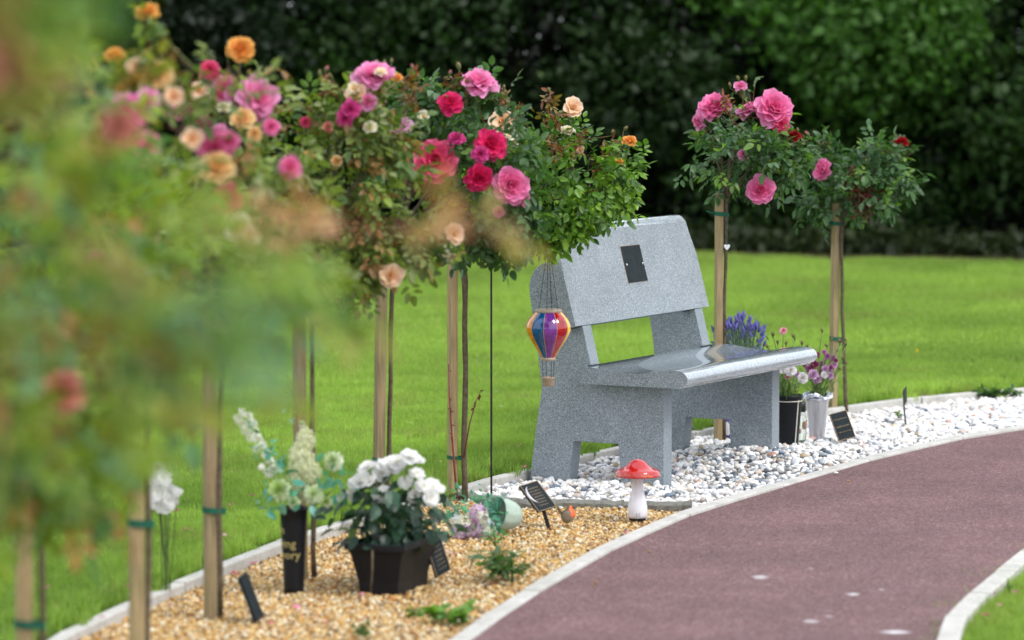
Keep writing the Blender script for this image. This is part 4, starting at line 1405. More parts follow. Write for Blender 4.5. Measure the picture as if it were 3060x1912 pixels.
# body axis: x towards the path (facing), z up
B_ = V.copy()
hgt = (V[:, 2] + 1) / 2
wid = .0245 * (1 - .40 * np.clip((hgt - .42) / .4, 0, 1) ** 1.3)
B_[:, 0] = V[:, 0] * wid * 1.05 + .010 * hgt
B_[:, 1] = V[:, 1] * wid
B_[:, 2] = .005 + .063 * hgt
ang_ = np.degrees(np.arctan2(V[:, 1], V[:, 0] + .15))
front = (V[:, 0] > .22) & (hgt > .38) | ((hgt > .70) & (V[:, 0] > -.10) & (hgt < .96))
belly = hgt < .36
c = np.where(front[:, None], (0.74, 0.13, 0.03), np.where(belly[:, None], (0.27, 0.235, 0.18), (0.12, 0.095, 0.065)))
mm = M(); mm.add(B_, Fc, c)
mm.build('body', attrmat('robin_paint', .45, .4, nz=140, lo=.8, hi=1.15), rb_, True)
mm = M()
v, f = tube([(-.014, 0, .034), (-.022, 0, .044), (-.029, 0, .055), (-.033, 0, .061)], [.0055, .0050, .0055, .0035], 10)
v[:, 1] *= .7
mm.add(v, f); mm.build('tail', plain('robin_brown', (.12, .095, .04), .6), rb_, True)
mm = M(); v, f = tube([(.021, 0, .057), (.027, 0, .0565), (.032, 0, .0555)], [.003, .0018, .0004], 8); mm.add(v, f)
for s_ in (-1, 1):
    vv_, ff_ = lathe([(0, .002), (.0016, .0015), (.002, 0)], 8)
    mm.add(vv_ @ zframe((.7, s_, .1)).T + np.array([.018, s_ * .0125, .060]), ff_)
mm.build('beak', plain('robin_black', (.012, .01, .01), .3), rb_, True)
for s_ in (-1, 1):
    mm = M()
    W_ = V * np.array([.0150, .0045, .018]); W_ = W_ + np.array([-.002, s_ * .0215, .032])
    mm.add(W_, Fc, (0.20, 0.155, 0.11)); mm.build('wing', attrmat('wing_paint', .5, .4, nz=200), rb_, True)

# ------------------------------------------------------------------ memorial plaques on stakes
def text_mesh(body, size, m, depth=.0003):
    cu = bpy.data.curves.new('lettering', 'FONT')
    cu.body = body; cu.size = size; cu.extrude = depth; cu.align_x = 'CENTER'; cu.align_y = 'CENTER'
    cu.resolution_u = 2
    o = bpy.data.objects.new('lettering', cu)
    COL.objects.link(o)
    bpy.context.view_layer.update()
    me = bpy.data.meshes.new_from_object(o.evaluated_get(bpy.context.evaluated_depsgraph_get()))
    bpy.data.objects.remove(o)
    bpy.data.curves.remove(cu)
    me.materials.clear(); me.materials.append(m)
    return me

def plaque(label, tl, w_, h_, foot=None, thick=.007, edge=True, lines=(), tm='dull', marks=(), name='memorial_plaque', scribble=0, seed=1, footpx=None):
    """tl = world top-left corner, w_/h_ = edge vectors along the top and down the side"""
    tl, w_, h_ = map(lambda q: np.asarray(q, float), (tl, w_, h_))
    nrm_ = np.cross(h_, w_); nrm_ /= np.linalg.norm(nrm_)
    cen_ = tl + w_ / 2 + h_ / 2
    root = thing(name, label, 'plaque', (cen_[0], cen_[1], 0) if foot is None else (foot[0], foot[1], 0), 'small black memorial plaques')
    o0 = np.array(root.location)
    def pt(a, b, t): return tl + w_ * a + h_ * b + nrm_ * t - o0
    def slab(a0, b0, a1, b1, t0, t1, name, m, bev=0):
        mm = M()
        V = [pt(a, b, t) for t in (t1, t0) for a, b in ((a0, b0), (a0, b1), (a1, b1), (a1, b0))]
        mm.add(V, [(0, 1, 2, 3), (7, 6, 5, 4), (0, 4, 5, 1), (1, 5, 6, 2), (2, 6, 7, 3), (3, 7, 4, 0)])
        o = mm.build(name, m, root)
        if bev: bevel(o, bev, 2)
        return o
    slab(0, 0, 1, 1, -thick, 0, 'plate', MAT['slate'], .0008)
    W, Hh = np.linalg.norm(w_), np.linalg.norm(h_)
    if edge:
        e = .0017
        ea, eb = e / W, e / Hh
        for q_ in ((0, 0, 1, eb), (0, 1 - eb, 1, 1), (0, eb, ea, 1 - eb), (1 - ea, eb, 1, 1 - eb)):
            slab(*q_, 0.0002, 0.0012, 'border', MAT['brass'])
    Rm = np.stack([w_ / W, -h_ / Hh, nrm_], 1)
    for (txt, size, b) in lines:
        me = text_mesh(txt, size, MAT[tm])
        put('lettering', me, root, tuple(pt(.5, b, .0007)), Rm)
    if scribble:
        r = np.random.default_rng(seed)
        for k in range(scribble):
            mm = M()
            b = .2 + .62 * k / max(1, scribble - 1)
            x = .22 + r.uniform(0, .08)
            xe = .80 - r.uniform(0, .08)
            while x < xe:      # engraved strokes too small to read
                wl = r.uniform(.015, .035)
                hh = r.uniform(.018, .03)
                V = [pt(x, b + hh, .0006), pt(x + wl * .45, b + hh, .0006), pt(x + wl * .9, b - hh * r.uniform(.3, 1), .0006), pt(x + wl * .4, b - hh, .0006)]
                mm.add(V, [(0, 1, 2, 3)])
                x += wl + (.02 if r.uniform() < .2 else .004)
            if mm.n: mm.build('lettering', MAT[tm], root)
    if foot is not None:
        f0 = np.array([foot[0], foot[1], -.04]) - o0
        at_ = pt(.5, .86, -thick - .003)
        knee = at_ + (f0 - at_) * .25 + np.array([0, 0, .0]) - nrm_ * .002
        mm = M()
        pts_ = [pt(.5, .35, -thick - .003), at_, knee, f0]
        ww = w_ / W
        V, Fc = [], []
        for i, p in enumerate(pts_):
            for sgn in ((-1, -1), (1, -1), (1, 1), (-1, 1)):
                V.append(p + ww * sgn[0] * .008 + np.array(nrm_) * sgn[1] * .0022)
        for i in range(len(pts_) - 1):
            for j in range(4):
                Fc.append((i * 4 + j, i * 4 + (j + 1) % 4, (i + 1) * 4 + (j + 1) % 4, (i + 1) * 4 + j))
        Fc += [(3, 2, 1, 0), (12, 13, 14, 15)]
        mm.add(V, Fc)
        mm.build('stake', MAT['blackplastic'], root)
    return root

pl = plaque('black plaque tilted sideways on a bent stake in front of the left bench leg', at(1228, 1148, 11.9), (.060, .075, .0090), (.0645, -.045, -.083), (0.134, 11.905), scribble=7, seed=3, tm='dull', thick=.008)
tl_, w__, h__ = at(1228, 1148, 11.9), np.array((.060, .075, .0090)), np.array((.0645, -.045, -.083))
nn_ = np.cross(h__, w__); nn_ /= np.linalg.norm(nn_)
mm = M(); V = []
for k in range(9):
    a = math.pi * k / 8
    for q_ in (.30, .19):
        V.append(tl_ + w__ * (.34 - q_ * math.sin(a)) + h__ * (.40 - .30 * math.cos(a)) + nn_ * .0008 - np.array(pl.location))
mm.add(V, [(2 * k, 2 * k + 1, 2 * k + 3, 2 * k + 2) for k in range(8)])
mm.build('portrait_highlight', plain('pale_highlight', (.55, .56, .62), .4), pl)  # highlight of the oval silver portrait, painted as a pale crescent
pl = plaque('black plaque with brass border standing on the white pebbles by the silver bucket', at(1960, 979, 14.42), (.0705, .018, .0165), (.036, -.045, -.106), (1.372, 14.45), lines=(('Loving Memory', .0095, .25),),
            scribble=0, thick=.009)
r = np.random.default_rng(8)
def extra_lines(root, tl, w_, h_, bs, seed):
    tl, w_, h_ = map(lambda q: np.asarray(q, float), (tl, w_, h_))
    nrm_ = np.cross(h_, w_); nrm_ /= np.linalg.norm(nrm_)
    o0 = np.array(root.location)
    r = np.random.default_rng(seed)
    for b, x0_, x1_, s_ in bs:
        mm = M(); x = x0_
        while x < x1_:
            wl = r.uniform(.02, .035) * s_; hh = .02 * s_ * r.uniform(.7, 1.2)
            V = [tl + w_ * a + h_ * q_ + nrm_ * .0007 - o0 for a, q_ in ((x, b + hh), (x + wl * .5, b + hh), (x + wl * .9, b - hh), (x + wl * .4, b - hh))]
            mm.add(V, [(0, 1, 2, 3)])
            x += wl + (.03 if r.uniform() < .15 else .006)
        mm.build('lettering', MAT['dull'], root)
extra_lines(pl, at(1960, 979, 14.42), (.0705, .018, .0165), (.036, -.045, -.106), [(.52, .12, .88, 1.3), (.72, .18, .84, .9)], 4)
plaque('narrow grey plaque seen edge on at the far end of the white pebbles', at(2135.5, 923, 15.15), (.020, .06, .0127), (.004, .013, -.068), (1.703, 15.15), edge=False, scribble=4, seed=6, thick=.004)
plaque('dark plaque leaning against the end of the black trough', at(1007.6, 1286, 10.62), (.0415, .06, .0166), (.032, .0069, -.105), None, scribble=6, seed=9, thick=.008)
plaque('dark slate plaque seen edge on in the gravel right of a stake', at(567, 1365, 9.88), (.016, .06, .008), (.047, .01, -.128), None, edge=False, thick=.010)

# ------------------------------------------------------------------ flower helpers (all blooms are parts of their arrangement)
def chrys_mesh(name, ci, co, seed, n=110, lw=.085, ln=.62, ball=.85):
    r = np.random.default_rng(seed); mm = M()
    ci, co = np.array(ci), np.array(co)
    for i in range(n):
        t = (i + .5) / n
        th = math.acos(1 - t * (1 + ball)) if (1 - t * (1 + ball)) > -1 else math.pi
        a = i * 2.39996 + r.normal(0, .1)
        d = np.array([math.sin(th) * math.cos(a), math.sin(th) * math.sin(a), math.cos(th)])
        s = np.array([-math.sin(a), math.cos(a), 0]); l_ = ln * (.65 + .35 * t ** .5) * r.uniform(.85, 1.15)
        b0_ = d * .12; m1 = d * l_ * .7 + np.array([0, 0, .04]); tp = d * l_ * 1.05 + np.array([0, 0, .12 * (1 - t)])
        V = [b0_ - s * lw * .5, b0_ + s * lw * .5, m1 + s * lw, m1 - s * lw, tp + s * lw * .35, tp - s * lw * .35]
        c = ci * (1 - t) + co * t
        mm.add(V, [(0, 1, 2, 3), (3, 2, 4, 5)], np.clip(c * (1 + r.normal(0, .06)), 0, .95))
    return mm.mesh(name, MAT['petal'], False)

def floret_ball(name, ci, co, seed, n=70, s=.20, shape=(1, 1, 1)):
    r = np.random.default_rng(seed); mm = M()
    for i in range(n):
        d = r.normal(size=3); d /= np.linalg.norm(d)
        p = d * np.array(shape) * r.uniform(.78, 1)
        R = zframe(d + r.normal(0, .3, 3), r.uniform(0, 6))
        c = np.array(ci) * (1 - (t := r.uniform())) + np.array(co) * t
        for k in range(4):
            a = k * math.pi / 2
            V = np.array([(0, 0, 0), (s * math.cos(a - .5) * .7, s * math.sin(a - .5) * .7, .03), (s * math.cos(a), s * math.sin(a), .04), (s * math.cos(a + .5) * .7, s * math.sin(a + .5) * .7, .03)])
            mm.add(V @ R.T + p, [(0, 1, 2), (0, 2, 3)], np.clip(c * r.uniform(.9, 1.08), 0, .95))
    return mm.mesh(name, MAT['petal'], False)

CH_GW = [chrys_mesh('chrysanthemum', (0.50, 0.68, 0.22), (0.86, 0.88, 0.76), 1), chrys_mesh('chrysanthemum', (0.60, 0.72, 0.40), (0.88, 0.90, 0.80), 2)]
HYD = floret_ball('hydrangea', (0.74, 0.78, 0.46), (0.88, 0.88, 0.70), 3, 260, .17)
STK = floret_ball('stock_floret', (0.86, 0.86, 0.72), (0.90, 0.90, 0.86), 4, 12, .75)
CARN = {k: bloom_mesh('carnation_' + k, a, b, 400 + i, rings=[(8, .2, .5, .22, .5, .03), (9, .6, .62, .26, .5, .05), (10, 1.0, .8, .30, .4, .05), (10, 1.35, .85, .34, .3, .05)], frill=.09) for i, (k, (a, b)) in
        enumerate(dict(pink=((.80, .26, .34), (.88, .52, .56)), white=((.84, .80, .76), (.90, .88, .90)), mauve=((.42, .10, .32), (.62, .28, .52)), plum=((.22, .02, .10), (.36, .05, .20)), lav=((.55, .30, .52), (.74, .52, .70))).items())}
BEG = [bloom_mesh('begonia_bloom', (.84, .83, .74), (.90, .90, .92), 500 + i, rings=[(3, .5, .45, .34, .7, .02), (4, 1.05, .85, .62, .4, .03), (4, 1.5, 1.1, .75, .2, .03)], frill=.04, sepal=False) for i in range(3)]

def stems(mm, root_pt, pts, r, col=(.13, .22, .06), rad=.0016, spread=.012):
    for p in pts:
        a = np.asarray(root_pt) + r.normal(0, spread, 3) * np.array([1, 1, 0])
        p = np.asarray(p, float)
        m_ = a * .45 + p * .55 + r.normal(0, .008, 3); m_[:2] = a[:2] * .6 + p[:2] * .4
        v, f = tube(bez(a, m_, p, 6), [rad * 1.2] * 6, 5)
        mm.add(v, f, np.array(col) * r.uniform(.7, 1.25))

# black grave vase with artificial white flowers
vx, vy = -0.654, 10.496
vase = thing('grave_vase', 'tall tapered black vase lettered in gold holding white artificial flowers', 'vase', (vx, vy, 0))
mm = M()
VH = .246
v, f = lathe([(0, -.01), (.030, -.01), (.0305, .0), (.0325, .05), (.0345, .10), (.0370, .15), (.0395, .20), (.0412, VH - .012), (.0428, VH - .010), (.0432, VH), (.040, VH), (.038, VH - .02), (.0, VH - .03)], 40)
mm.add(v, f); mm.build('body', MAT['blackplastic'], vase, True)
for txt, zc in (('In', .178), ('Loving', .138), ('Memory', .104)):
    me = text_mesh(txt, .036, MAT['gold'], .0002)
    for q_ in me.vertices:
        x, y, z_ = q_.co
        zz = zc + y
        rad_ = .0305 + (.0412 - .0305) * zz / VH + .0006 + z_
        a = math.radians(-90 - 62) + x / .036
        q_.co = (rad_ * math.cos(a), rad_ * math.sin(a), zz)
    put('lettering', me, vase)
r = np.random.default_rng(41)
V0 = np.array([vx, vy, 0])
rel = lambda p: np.asarray(p) - V0
fl = []
for (x, y, d, s, me) in [(660, 1158, 10.44, .046, CH_GW[0]), (741, 1168, 10.45, .040, CH_GW[1]), (788, 1090, 10.52, .040, CH_GW[1]), (695, 1188, 10.44, .026, CH_GW[1]), (772, 1186, 10.47, .024, CH_GW[0])]:
    p = rel(at(x, y, d)); fl.append(p)
    put('chrysanthemum', me, vase, tuple(p), zframe((r.normal(0, .3), -1, .55), r.uniform(0, 6)), s * 1.25)
for (x, y, s, sh) in [(712, 1085, .040, (1, .8, 1.5)), (722, 1040, .030, (1, .8, 1.3)), (735, 1115, .034, (1, .8, 1)), (700, 1120, .030, (1, .8, 1)), (710, 1148, .026, (1, .8, 1))]:
    p = rel(at(x, y, 10.5)); fl.append(p)
    o = put('hydrangea', HYD, vase, tuple(p)); o.scale = (s, s * .8, s * sh[2])
fl.append(rel(at(714, 1000, 10.5)))
put('chrysanthemum', CH_GW[1], vase, tuple(rel(at(714, 1002, 10.5))), zframe((0, -.2, 1)), .018)
for i, (x, y) in enumerate([(572, 975), (562, 990), (588, 985), (575, 1003), (598, 1000), (582, 1018), (602, 1020), (610, 1035), (594, 1035), (620, 1052), (608, 1060), (628, 1072), (640, 1090), (618, 1105), (634, 1118), (646, 1108)]):
    put('stock_floret', STK, vase, tuple(rel(at(x, y, 10.5 + r.normal(0, .02)))), zframe(r.normal(0, 1, 3)), .0125)
mm = M()
stems(mm, (0, 0, VH - .03), [rel(at(575, 980, 10.5)), rel(at(640, 1110, 10.5))] + fl, r, (.30, .42, .22))
fm = M()
TEAL = ([(0.10, 0.36, 0.30), (0.14, 0.42, 0.34), (0.20, 0.44, 0.42), (0.07, 0.26, 0.16)], [3, 3, 2, 2])
def leafset(fm, o0, spots, pal, r, size, dirs=(0, -.3, 0), spread=.02, lv=LV, cnt=5, comp=False):
    for (x, y, d, dx, dz) in spots:
        P = np.tile(at(x, y, d) - o0, (cnt, 1)) + r.normal(0, spread, (cnt, 3))
        D = np.tile([dx, -.35, dz], (cnt, 1)) + r.normal(0, .45, (cnt, 3))
        leaf_batch(fm, r, P, D, size * r.uniform(.7, 1.2, cnt), pal[0], pal[1], lv=lv, compound=comp)
leafset(fm, V0, [(630, 1165, 10.46, -1, 0), (640, 1185, 10.45, -1, -.4), (650, 1190, 10.44, -.3, -1), (600, 1010, 10.52, -.6, -.5), (615, 1060, 10.5, -.7, -.2), (650, 1100, 10.5, .3, .6), (640, 1080, 10.52, .5, .3),
                 (785, 1130, 10.46, .2, .9), (800, 1140, 10.47, .8, .4), (775, 1150, 10.46, .3, .5), (805, 1170, 10.47, .6, -.5), (690, 1145, 10.46, 0, .3), (760, 1120, 10.48, -.2, .9), (710, 1185, 10.44, 0, -.6)], TEAL, r, .038)
leafset(fm, V0, [(640, 1075, 10.56, 0, .7), (668, 1110, 10.56, 0, .6), (690, 960, 10.6, 0, .4), (687, 985, 10.6, -.2, .4), (685, 940, 10.6, 0, .6)], ([(.16, .34, .20), (.24, .42, .30)], [1, 1]), r, .030)
mm.build('stems', MAT['stemg'], vase, True)
tag(fm.build('foliage', MAT['leaf'], vase), kind='stuff')

# black trough planted with white begonias
tr = thing('trough_planter', 'black plastic trough of white begonias on gold gravel beside the grave vase', 'planter', (-0.34, 10.40, 0))
ta = math.atan2(.083, .232)   # long axis leans away and to the right
ax = np.array([math.sin(ta), math.cos(ta), 0]); fx_ = np.array([-math.cos(ta), math.sin(ta), 0])
LL, WW, HB = .245, .122, .145
mm = M()
def rect(inset, z, l=LL, w=WW):
    # corner nearest the camera at origin
    c0 = ax * inset * -1 + fx_ * inset * -1
    return [c0 + np.array([0, 0, z]), c0 + fx_ * (w + 2 * inset) + np.array([0, 0, z]), c0 + fx_ * (w + 2 * inset) + ax * (l + 2 * inset) + np.array([0, 0, z]), c0 + ax * (l + 2 * inset) + np.array([0, 0, z])]
lv_ = [rect(0, -.01), rect(.003, .03), rect(.022, .118), rect(.025, .118), rect(.027, .126), rect(.036, .128), rect(.036, .146), rect(.028, .148), rect(.022, .128), rect(.0, .120)]
V = np.concatenate([np.array(q_) for q_ in lv_])
Fc = [(i * 4 + j, (i + 1) * 4 + j, (i + 1) * 4 + (j + 1) % 4, i * 4 + (j + 1) % 4) for i in range(len(lv_) - 1) for j in range(4)] + [(36, 37, 38, 39), (3, 2, 1, 0)]
mm.add(V, Fc)
bevel(mm.build('trough', MAT['blackplastic'], tr), .004, 2, 25)
T0 = np.array([-0.34, 10.40, 0])
mm = M()
v, f = tube([at(880, 1300, 10.36) - T0, at(880, 1345, 10.36) - T0, at(876, 1400, 10.36) - T0], [.0035, .0032, .0038], 6); mm.add(v, f)
tag(mm.build('twig', MAT['bark'], tr, True))
r = np.random.default_rng(43)
fm = M()
cc = np.array(tuple(ax * LL * .5 + fx_ * WW * .5)) + np.array([0, 0, .20])
n = 230
P = np.column_stack([r.normal(0, .085, n), r.normal(0, .09, n), r.uniform(-.07, .115, n)])
P[:, :2] *= (1 - .3 * np.abs(P[:, 2:3]) / .12)
P = P + cc
D = (P - cc) * np.array([1, 1, .2]) * 8 + r.normal(0, .4, (n, 3)) + [0, -.3, -.35]
leaf_batch(fm, r, P, D, .058 * r.uniform(.6, 1.2, n), [(.018, .055, .035), (.030, .085, .045), (.055, .13, .085), (.02, .05, .03), (.10, .18, .03)], [4, 4, 2, 3, .5], compound=False, lv=leaf_template(.66, .12, -.22)[0])
tag(fm.build('foliage', MAT['leaf'], tr), kind='stuff')
bl = []
for (x, y, s, nx, nz) in [(925, 1102, .050, 0, .9), (968, 1080, .036, .3, .9), (985, 1085, .030, .5, .6), (868, 1103, .036, -.4, .8), (850, 1138, .040, -.5, .6), (905, 1170, .036, -.1, -.1), (870, 1135, .034, -.2, .5),
                          (1020, 1152, .042, .4, .5), (1000, 1150, .032, .2, .2), (958, 1140, .028, 0, .1), (832, 1168, .024, -.3, -.2), (978, 1172, .026, .2, -.2), (938, 1092, .034, .1, .5), (805, 1175, .018, -.8, 0), (1018, 1175, .030, .4, -.3), (900, 1120, .034, 0, .3), (985, 1120, .03, .2, .4)]:
    p = at(x, y, 10.45 + r.normal(0, .03)) - T0
    bl.append(p)
    put('begonia_bloom', BEG[int(r.integers(3))], tr, tuple(p), zframe((nx, -.50, nz + .35), r.uniform(0, 6)), s * .80)
mm = M(); stems(mm, tuple(cc - [0, 0, .08]), bl, r, (.10, .16, .07), .002, .03)
mm.build('stems', MAT['stemg'], tr, True)
mm = M()
v, f = box((0, 0, 0), (.02, .004, .12)); 
# label tag standing at the end of the trough
lt = thing('flower_label', 'thin weathered wooden label standing at the right end of the trough', 'label', tuple(at(998, 1372, 10.68) * [1, 1, 0]))
mm = M(); v, f = box((0, 0, .055), (.020, .004, .13)); mm.add(v, f)
bevel(mm.build('tag', MAT['bark'], lt), .001, 1)

# tipped pale green pot with lilac artificial flowers
pc = at(1190, 1236, 11.75)
pot = thing('tipped_pot', 'pale green pot lying on its side spilling lilac and white flowers', 'flower pot', (pc[0], pc[1], 0))
P0 = np.array(pot.location)
mm = M()
v, f = lathe([(0, -.055), (.034, -.055), (.046, -.035), (.054, -.005), (.057, .025), (.060, .030), (.057, .032), (.050, .0), (.040, -.03), (.0, -.045)], 36)
rr2 = np.random.default_rng(3)
v = v * (1 + .02 * np.sin(np.arctan2(v[:, 1], v[:, 0]) * 11)[:, None] * np.array([1, 1, 0]))
Rp = zframe((-.78, -.55, .18))
mm.add(v @ Rp.T + [0, 0, .056], f)
mm.build('pot', plain('green_cloth', (.40, .50, .43), .75, .2, .12, 60), pot, True)
r = np.random.default_rng(45)
sp = []
LB = {'lil': floret_ball('lilac_cluster', (.62, .36, .62), (.82, .70, .84), 21, 60, .34), 'wht': floret_ball('white_cluster', (.78, .82, .60), (.88, .88, .84), 22, 60, .34), 'blu': floret_ball('blue_cluster', (.55, .66, .80), (.80, .84, .90), 23, 40, .36)}
for (x, y, s, k) in [(1130, 1212, .026, 'lil'), (1095, 1238, .028, 'wht'), (1118, 1252, .026, 'lil'), (1100, 1262, .018, 'lil'), (1112, 1278, .016, 'wht'), (1148, 1268, .022, 'wht'), (1150, 1245, .020, 'blu'), (1076, 1225, .014, 'blu'), (1086, 1276, .014, 'wht'), (1162, 1282, .014, 'wht'), (1140, 1222, .018, 'wht'), (1085, 1262, .018, 'lil')]:
    p = at(x, y, 11.66 + r.normal(0, .015)) - P0; p[2] = max(p[2], .012); sp.append(p)
    put('flower_cluster', LB[k], pot, tuple(p), zframe(r.normal(0, 1, 3)), s * 1.25)
mm = M(); stems(mm, (-.02, -.02, .06), sp, r, (.12, .34, .22), .0014, .01)
for i in range(70):
    a = r.uniform(math.pi * .45, math.pi * 1.35); l_ = r.uniform(.05, .125)
    e = np.array([math.cos(a) * l_, -abs(r.normal(0, .03)), .05 + math.sin(a) * l_ * .55 + .02])
    e[2] = max(e[2], .006)
    v, f = tube(bez((-.02, -.02, .055), (e * .5 + [-.02, -.02, .05]), e, 5), np.linspace(.0014, .0006, 5), 4); mm.add(v, f, np.array((.12, .34, .24)) * r.uniform(.6, 1.3))
mm.build('stems', MAT['stemg'], pot, True)
fm = M()
leafset(fm, P0, [(1090, 1195, 11.72, -.3, .8), (1075, 1190, 11.74, -.5, .7), (1065, 1215, 11.7, -.8, .2), (1100, 1205, 11.7, 0, .7), (1130, 1180, 11.75, 0, 1), (1150, 1190, 11.74, .2, .8), (1170, 1230, 11.66, -.2, .3), (1160, 1255, 11.64, -.1, -.2), (1065, 1245, 11.66, -.8, 0)], ([(.08, .34, .22), (.14, .42, .30), (.05, .22, .12)], [2, 2, 1]), r, .026, cnt=12, spread=.020)
leafset(fm, P0, [(1180, 1275, 11.62, .2, .3), (1172, 1292, 11.6, .1, .1)], ([(.05, .55, .12)], [1]), r, .02, cnt=6, spread=.01)
tag(fm.build('foliage', MAT['leaf'], pot), kind='stuff')

# buckets of cut flowers right of the bench
bk1 = at(1860, 1055, 14.26)
bucket = thing('flower_bucket', 'black bucket of cut carnations partly hidden by the right bench leg', 'flower bucket', (bk1[0], bk1[1], 0), 'buckets of cut flowers')
mm = M()
v, f = lathe([(0, -.01), (.044, -.01), (.045, 0), (.061, .200), (.064, .203), (.064, .212), (.058, .212), (.056, .19), (0, .17)], 36); mm.add(v, f)
mm.build('pail', MAT['blackplastic'], bucket, True)
mm = M(); v, f = lathe([(.0598, .186), (.0612, .186), (.0617, .190), (.0602, .190)], 36); mm.add(v, f)
mm.build('rim_stripe', plain('cream_stripe', (.62, .60, .52), .5), bucket, True)
mm = M(); v, f = box((0, 0, 0), (.0045, .002, .19)); 
v = v @ np.array([[1, 0, 0], [0, 1, 0], [.07, 0, 1]]) ; mm.add(v + np.array([.0355, -.043, .098]), f)
mm.build('side_stripe', plain('cream_stripe', (.62, .60, .52), .5), bucket)
bk2 = at(1931, 1032, 14.62)
b2 = thing('flower_bucket', 'silver bucket with a crumpled foil collar holding purple chrysanthemums', 'flower bucket', (bk2[0], bk2[1], 0), 'buckets of cut flowers')
sm_, st_, sb_ = mat('brushed_silver', .30, .5)
sb_.inputs['Metallic'].default_value = .85
sg = node(st_, 'ShaderNodeTexCoord'); mp_ = node(st_, 'ShaderNodeMapping'); mp_.inputs['Scale'].default_value = (60, 60, 4)
st_.links.new(sg.outputs['Object'], mp_.inputs[0]); n_ = noise(st_, 1, 4, .6, mp_.outputs[0])
st_.links.new(ramp(st_, n_.outputs[0], [(.3, (.42, .42, .46)), (.7, (.74, .74, .77))]).outputs[0], sb_.inputs['Base Color'])
bump(st_, sb_, n_.outputs[0], .004, .6)
mm = M()
v, f = lathe([(0, -.02), (.030, -.02), (.031, .0), (.048, .150), (.050, .152), (.050, .165), (.046, .165), (.044, .15), (0, .14)], 36); mm.add(v, f)
mm.build('pail', sm_, b2, True)
mm = M()
r = np.random.default_rng(47)
na_ = 44; V = []
for k, (rad_, z) in enumerate([(.046, .158), (.052, .166), (.058, .172), (.064, .170), (.060, .176), (.050, .180), (.040, .176)]):
    for j in range(na_):
        a = j * 2 * math.pi / na_
        V.append((rad_ * math.cos(a) * (1 + r.normal(0, .04)), rad_ * math.sin(a) * (1 + r.normal(0, .04)), z + r.normal(0, .0035) + .008 * math.sin(3 * a + 1)))
mm.add(V, [(i * na_ + j, i * na_ + (j + 1) % na_, (i + 1) * na_ + (j + 1) % na_, (i + 1) * na_ + j) for i in range(6) for j in range(na_)])
mm.build('foil_collar', plain('foil', (.72, .74, .84), .22, .5, .1, 90, Metallic=.75), b2)
def bunch(root, items, seed, base, thin, leafy):
    r = np.random.default_rng(seed); o0 = np.array(root.location); ps = []
    for (x, y, d, s, k, f_) in items:
        p = at(x, y, d) - o0; ps.append(p)
        if k in CARN:
            put('cut_flower', CARN[k], root, tuple(p), zframe(f_, r.uniform(0, 6)), s)
        else:
            put('flower_bud', BUD[k], root, tuple(p), zframe((r.normal(0, .4), r.normal(0, .3), 1)), s)
    mm = M(); stems(mm, base, ps, r, (.20, .30, .09), .0016, .018)
    for i in range(thin):
        e = np.array(base) + [r.normal(0, .04), r.normal(0, .03), r.uniform(.06, .16)]
        v, f = tube(bez(np.array(base) + r.normal(0, .02, 3) * [1, 1, 0], (np.array(base) + e) / 2 + r.normal(0, .01, 3), e, 5), [.0016] * 5, 4); mm.add(v, f, np.array((.16, .27, .07)) * r.uniform(.6, 1.3))
    mm.build('stems', MAT['stemg'], root, True)
    fm = M(); n = leafy
    P = np.array(base) + np.column_stack([r.normal(0, .035, n), r.normal(0, .03, n), r.uniform(0, .15, n)])
    leaf_batch(fm, r, P, r.normal(0, .5, (n, 3)) + [0, 0, .9], .045 * r.uniform(.6, 1.2, n), [(.10, .19, .05), (.16, .26, .07), (.06, .13, .04), (.30, .22, .06)], [3, 3, 2, .5], lv=LN, lf=LNF, compound=False)
    tag(fm.build('foliage', MAT['leaf'], root), kind='stuff')
up_ = (0, -.5, .8)
bunch(bucket, [(1851, 782, 14.2, .019, 'pink', (0, -1, .6)), (1852, 826, 14.25, .014, 'pink', up_), (1858, 815, 14.2, .020, 'pale', up_), (1827, 795, 14.25, .022, 'pale', up_), (1878, 800, 14.25, .024, 'pale', up_), (1838, 812, 14.2, .018, 'pale', up_),
               (1868, 876, 14.18, .028, 'white', (.1, -1, .5)), (1850, 872, 14.2, .024, 'white', (-.2, -1, .3)), (1897, 893, 14.15, .026, 'white', (.1, -1, .1)), (1885, 886, 14.2, .016, 'lav', (0, -1, .1)), (1862, 890, 14.2, .014, 'pink', (0, -1, 0)),
               (1815, 822, 14.25, .020, 'pale', up_), (1895, 815, 14.3, .020, 'pale', up_), (1845, 835, 14.2, .016, 'pale', up_), (1905, 822, 14.3, .018, 'pale', up_), (1838, 860, 14.2, .02, 'lav', (0, -1, .3))], 51, (0, 0, .19), 26, 60)
it = []
r = np.random.default_rng(52)
for (x, y, s, k) in [(1930, 838, .016, 'plum'), (1948, 832, .014, 'mauve'), (1955, 842, .016, 'mauve'), (1968, 846, .018, 'mauve'), (1944, 860, .022, 'mauve'), (1925, 862, .022, 'plum'), (1912, 872, .024, 'mauve'), (1922, 885, .026, 'lav'), (1932, 896, .024, 'lav'),
                     (1950, 872, .020, 'lav'), (1958, 880, .022, 'lav'), (1965, 868, .018, 'mauve'), (1972, 862, .016, 'lav'), (1962, 888, .018, 'lav'), (1948, 886, .018, 'white'), (1940, 876, .016, 'plum'), (1905, 862, .018, 'plum'), (1975, 852, .012, 'plum')]:
    it.append((x, y, 14.6 + r.normal(0, .03), s, k, (r.normal(0, .5), -1, r.uniform(0, .9))))
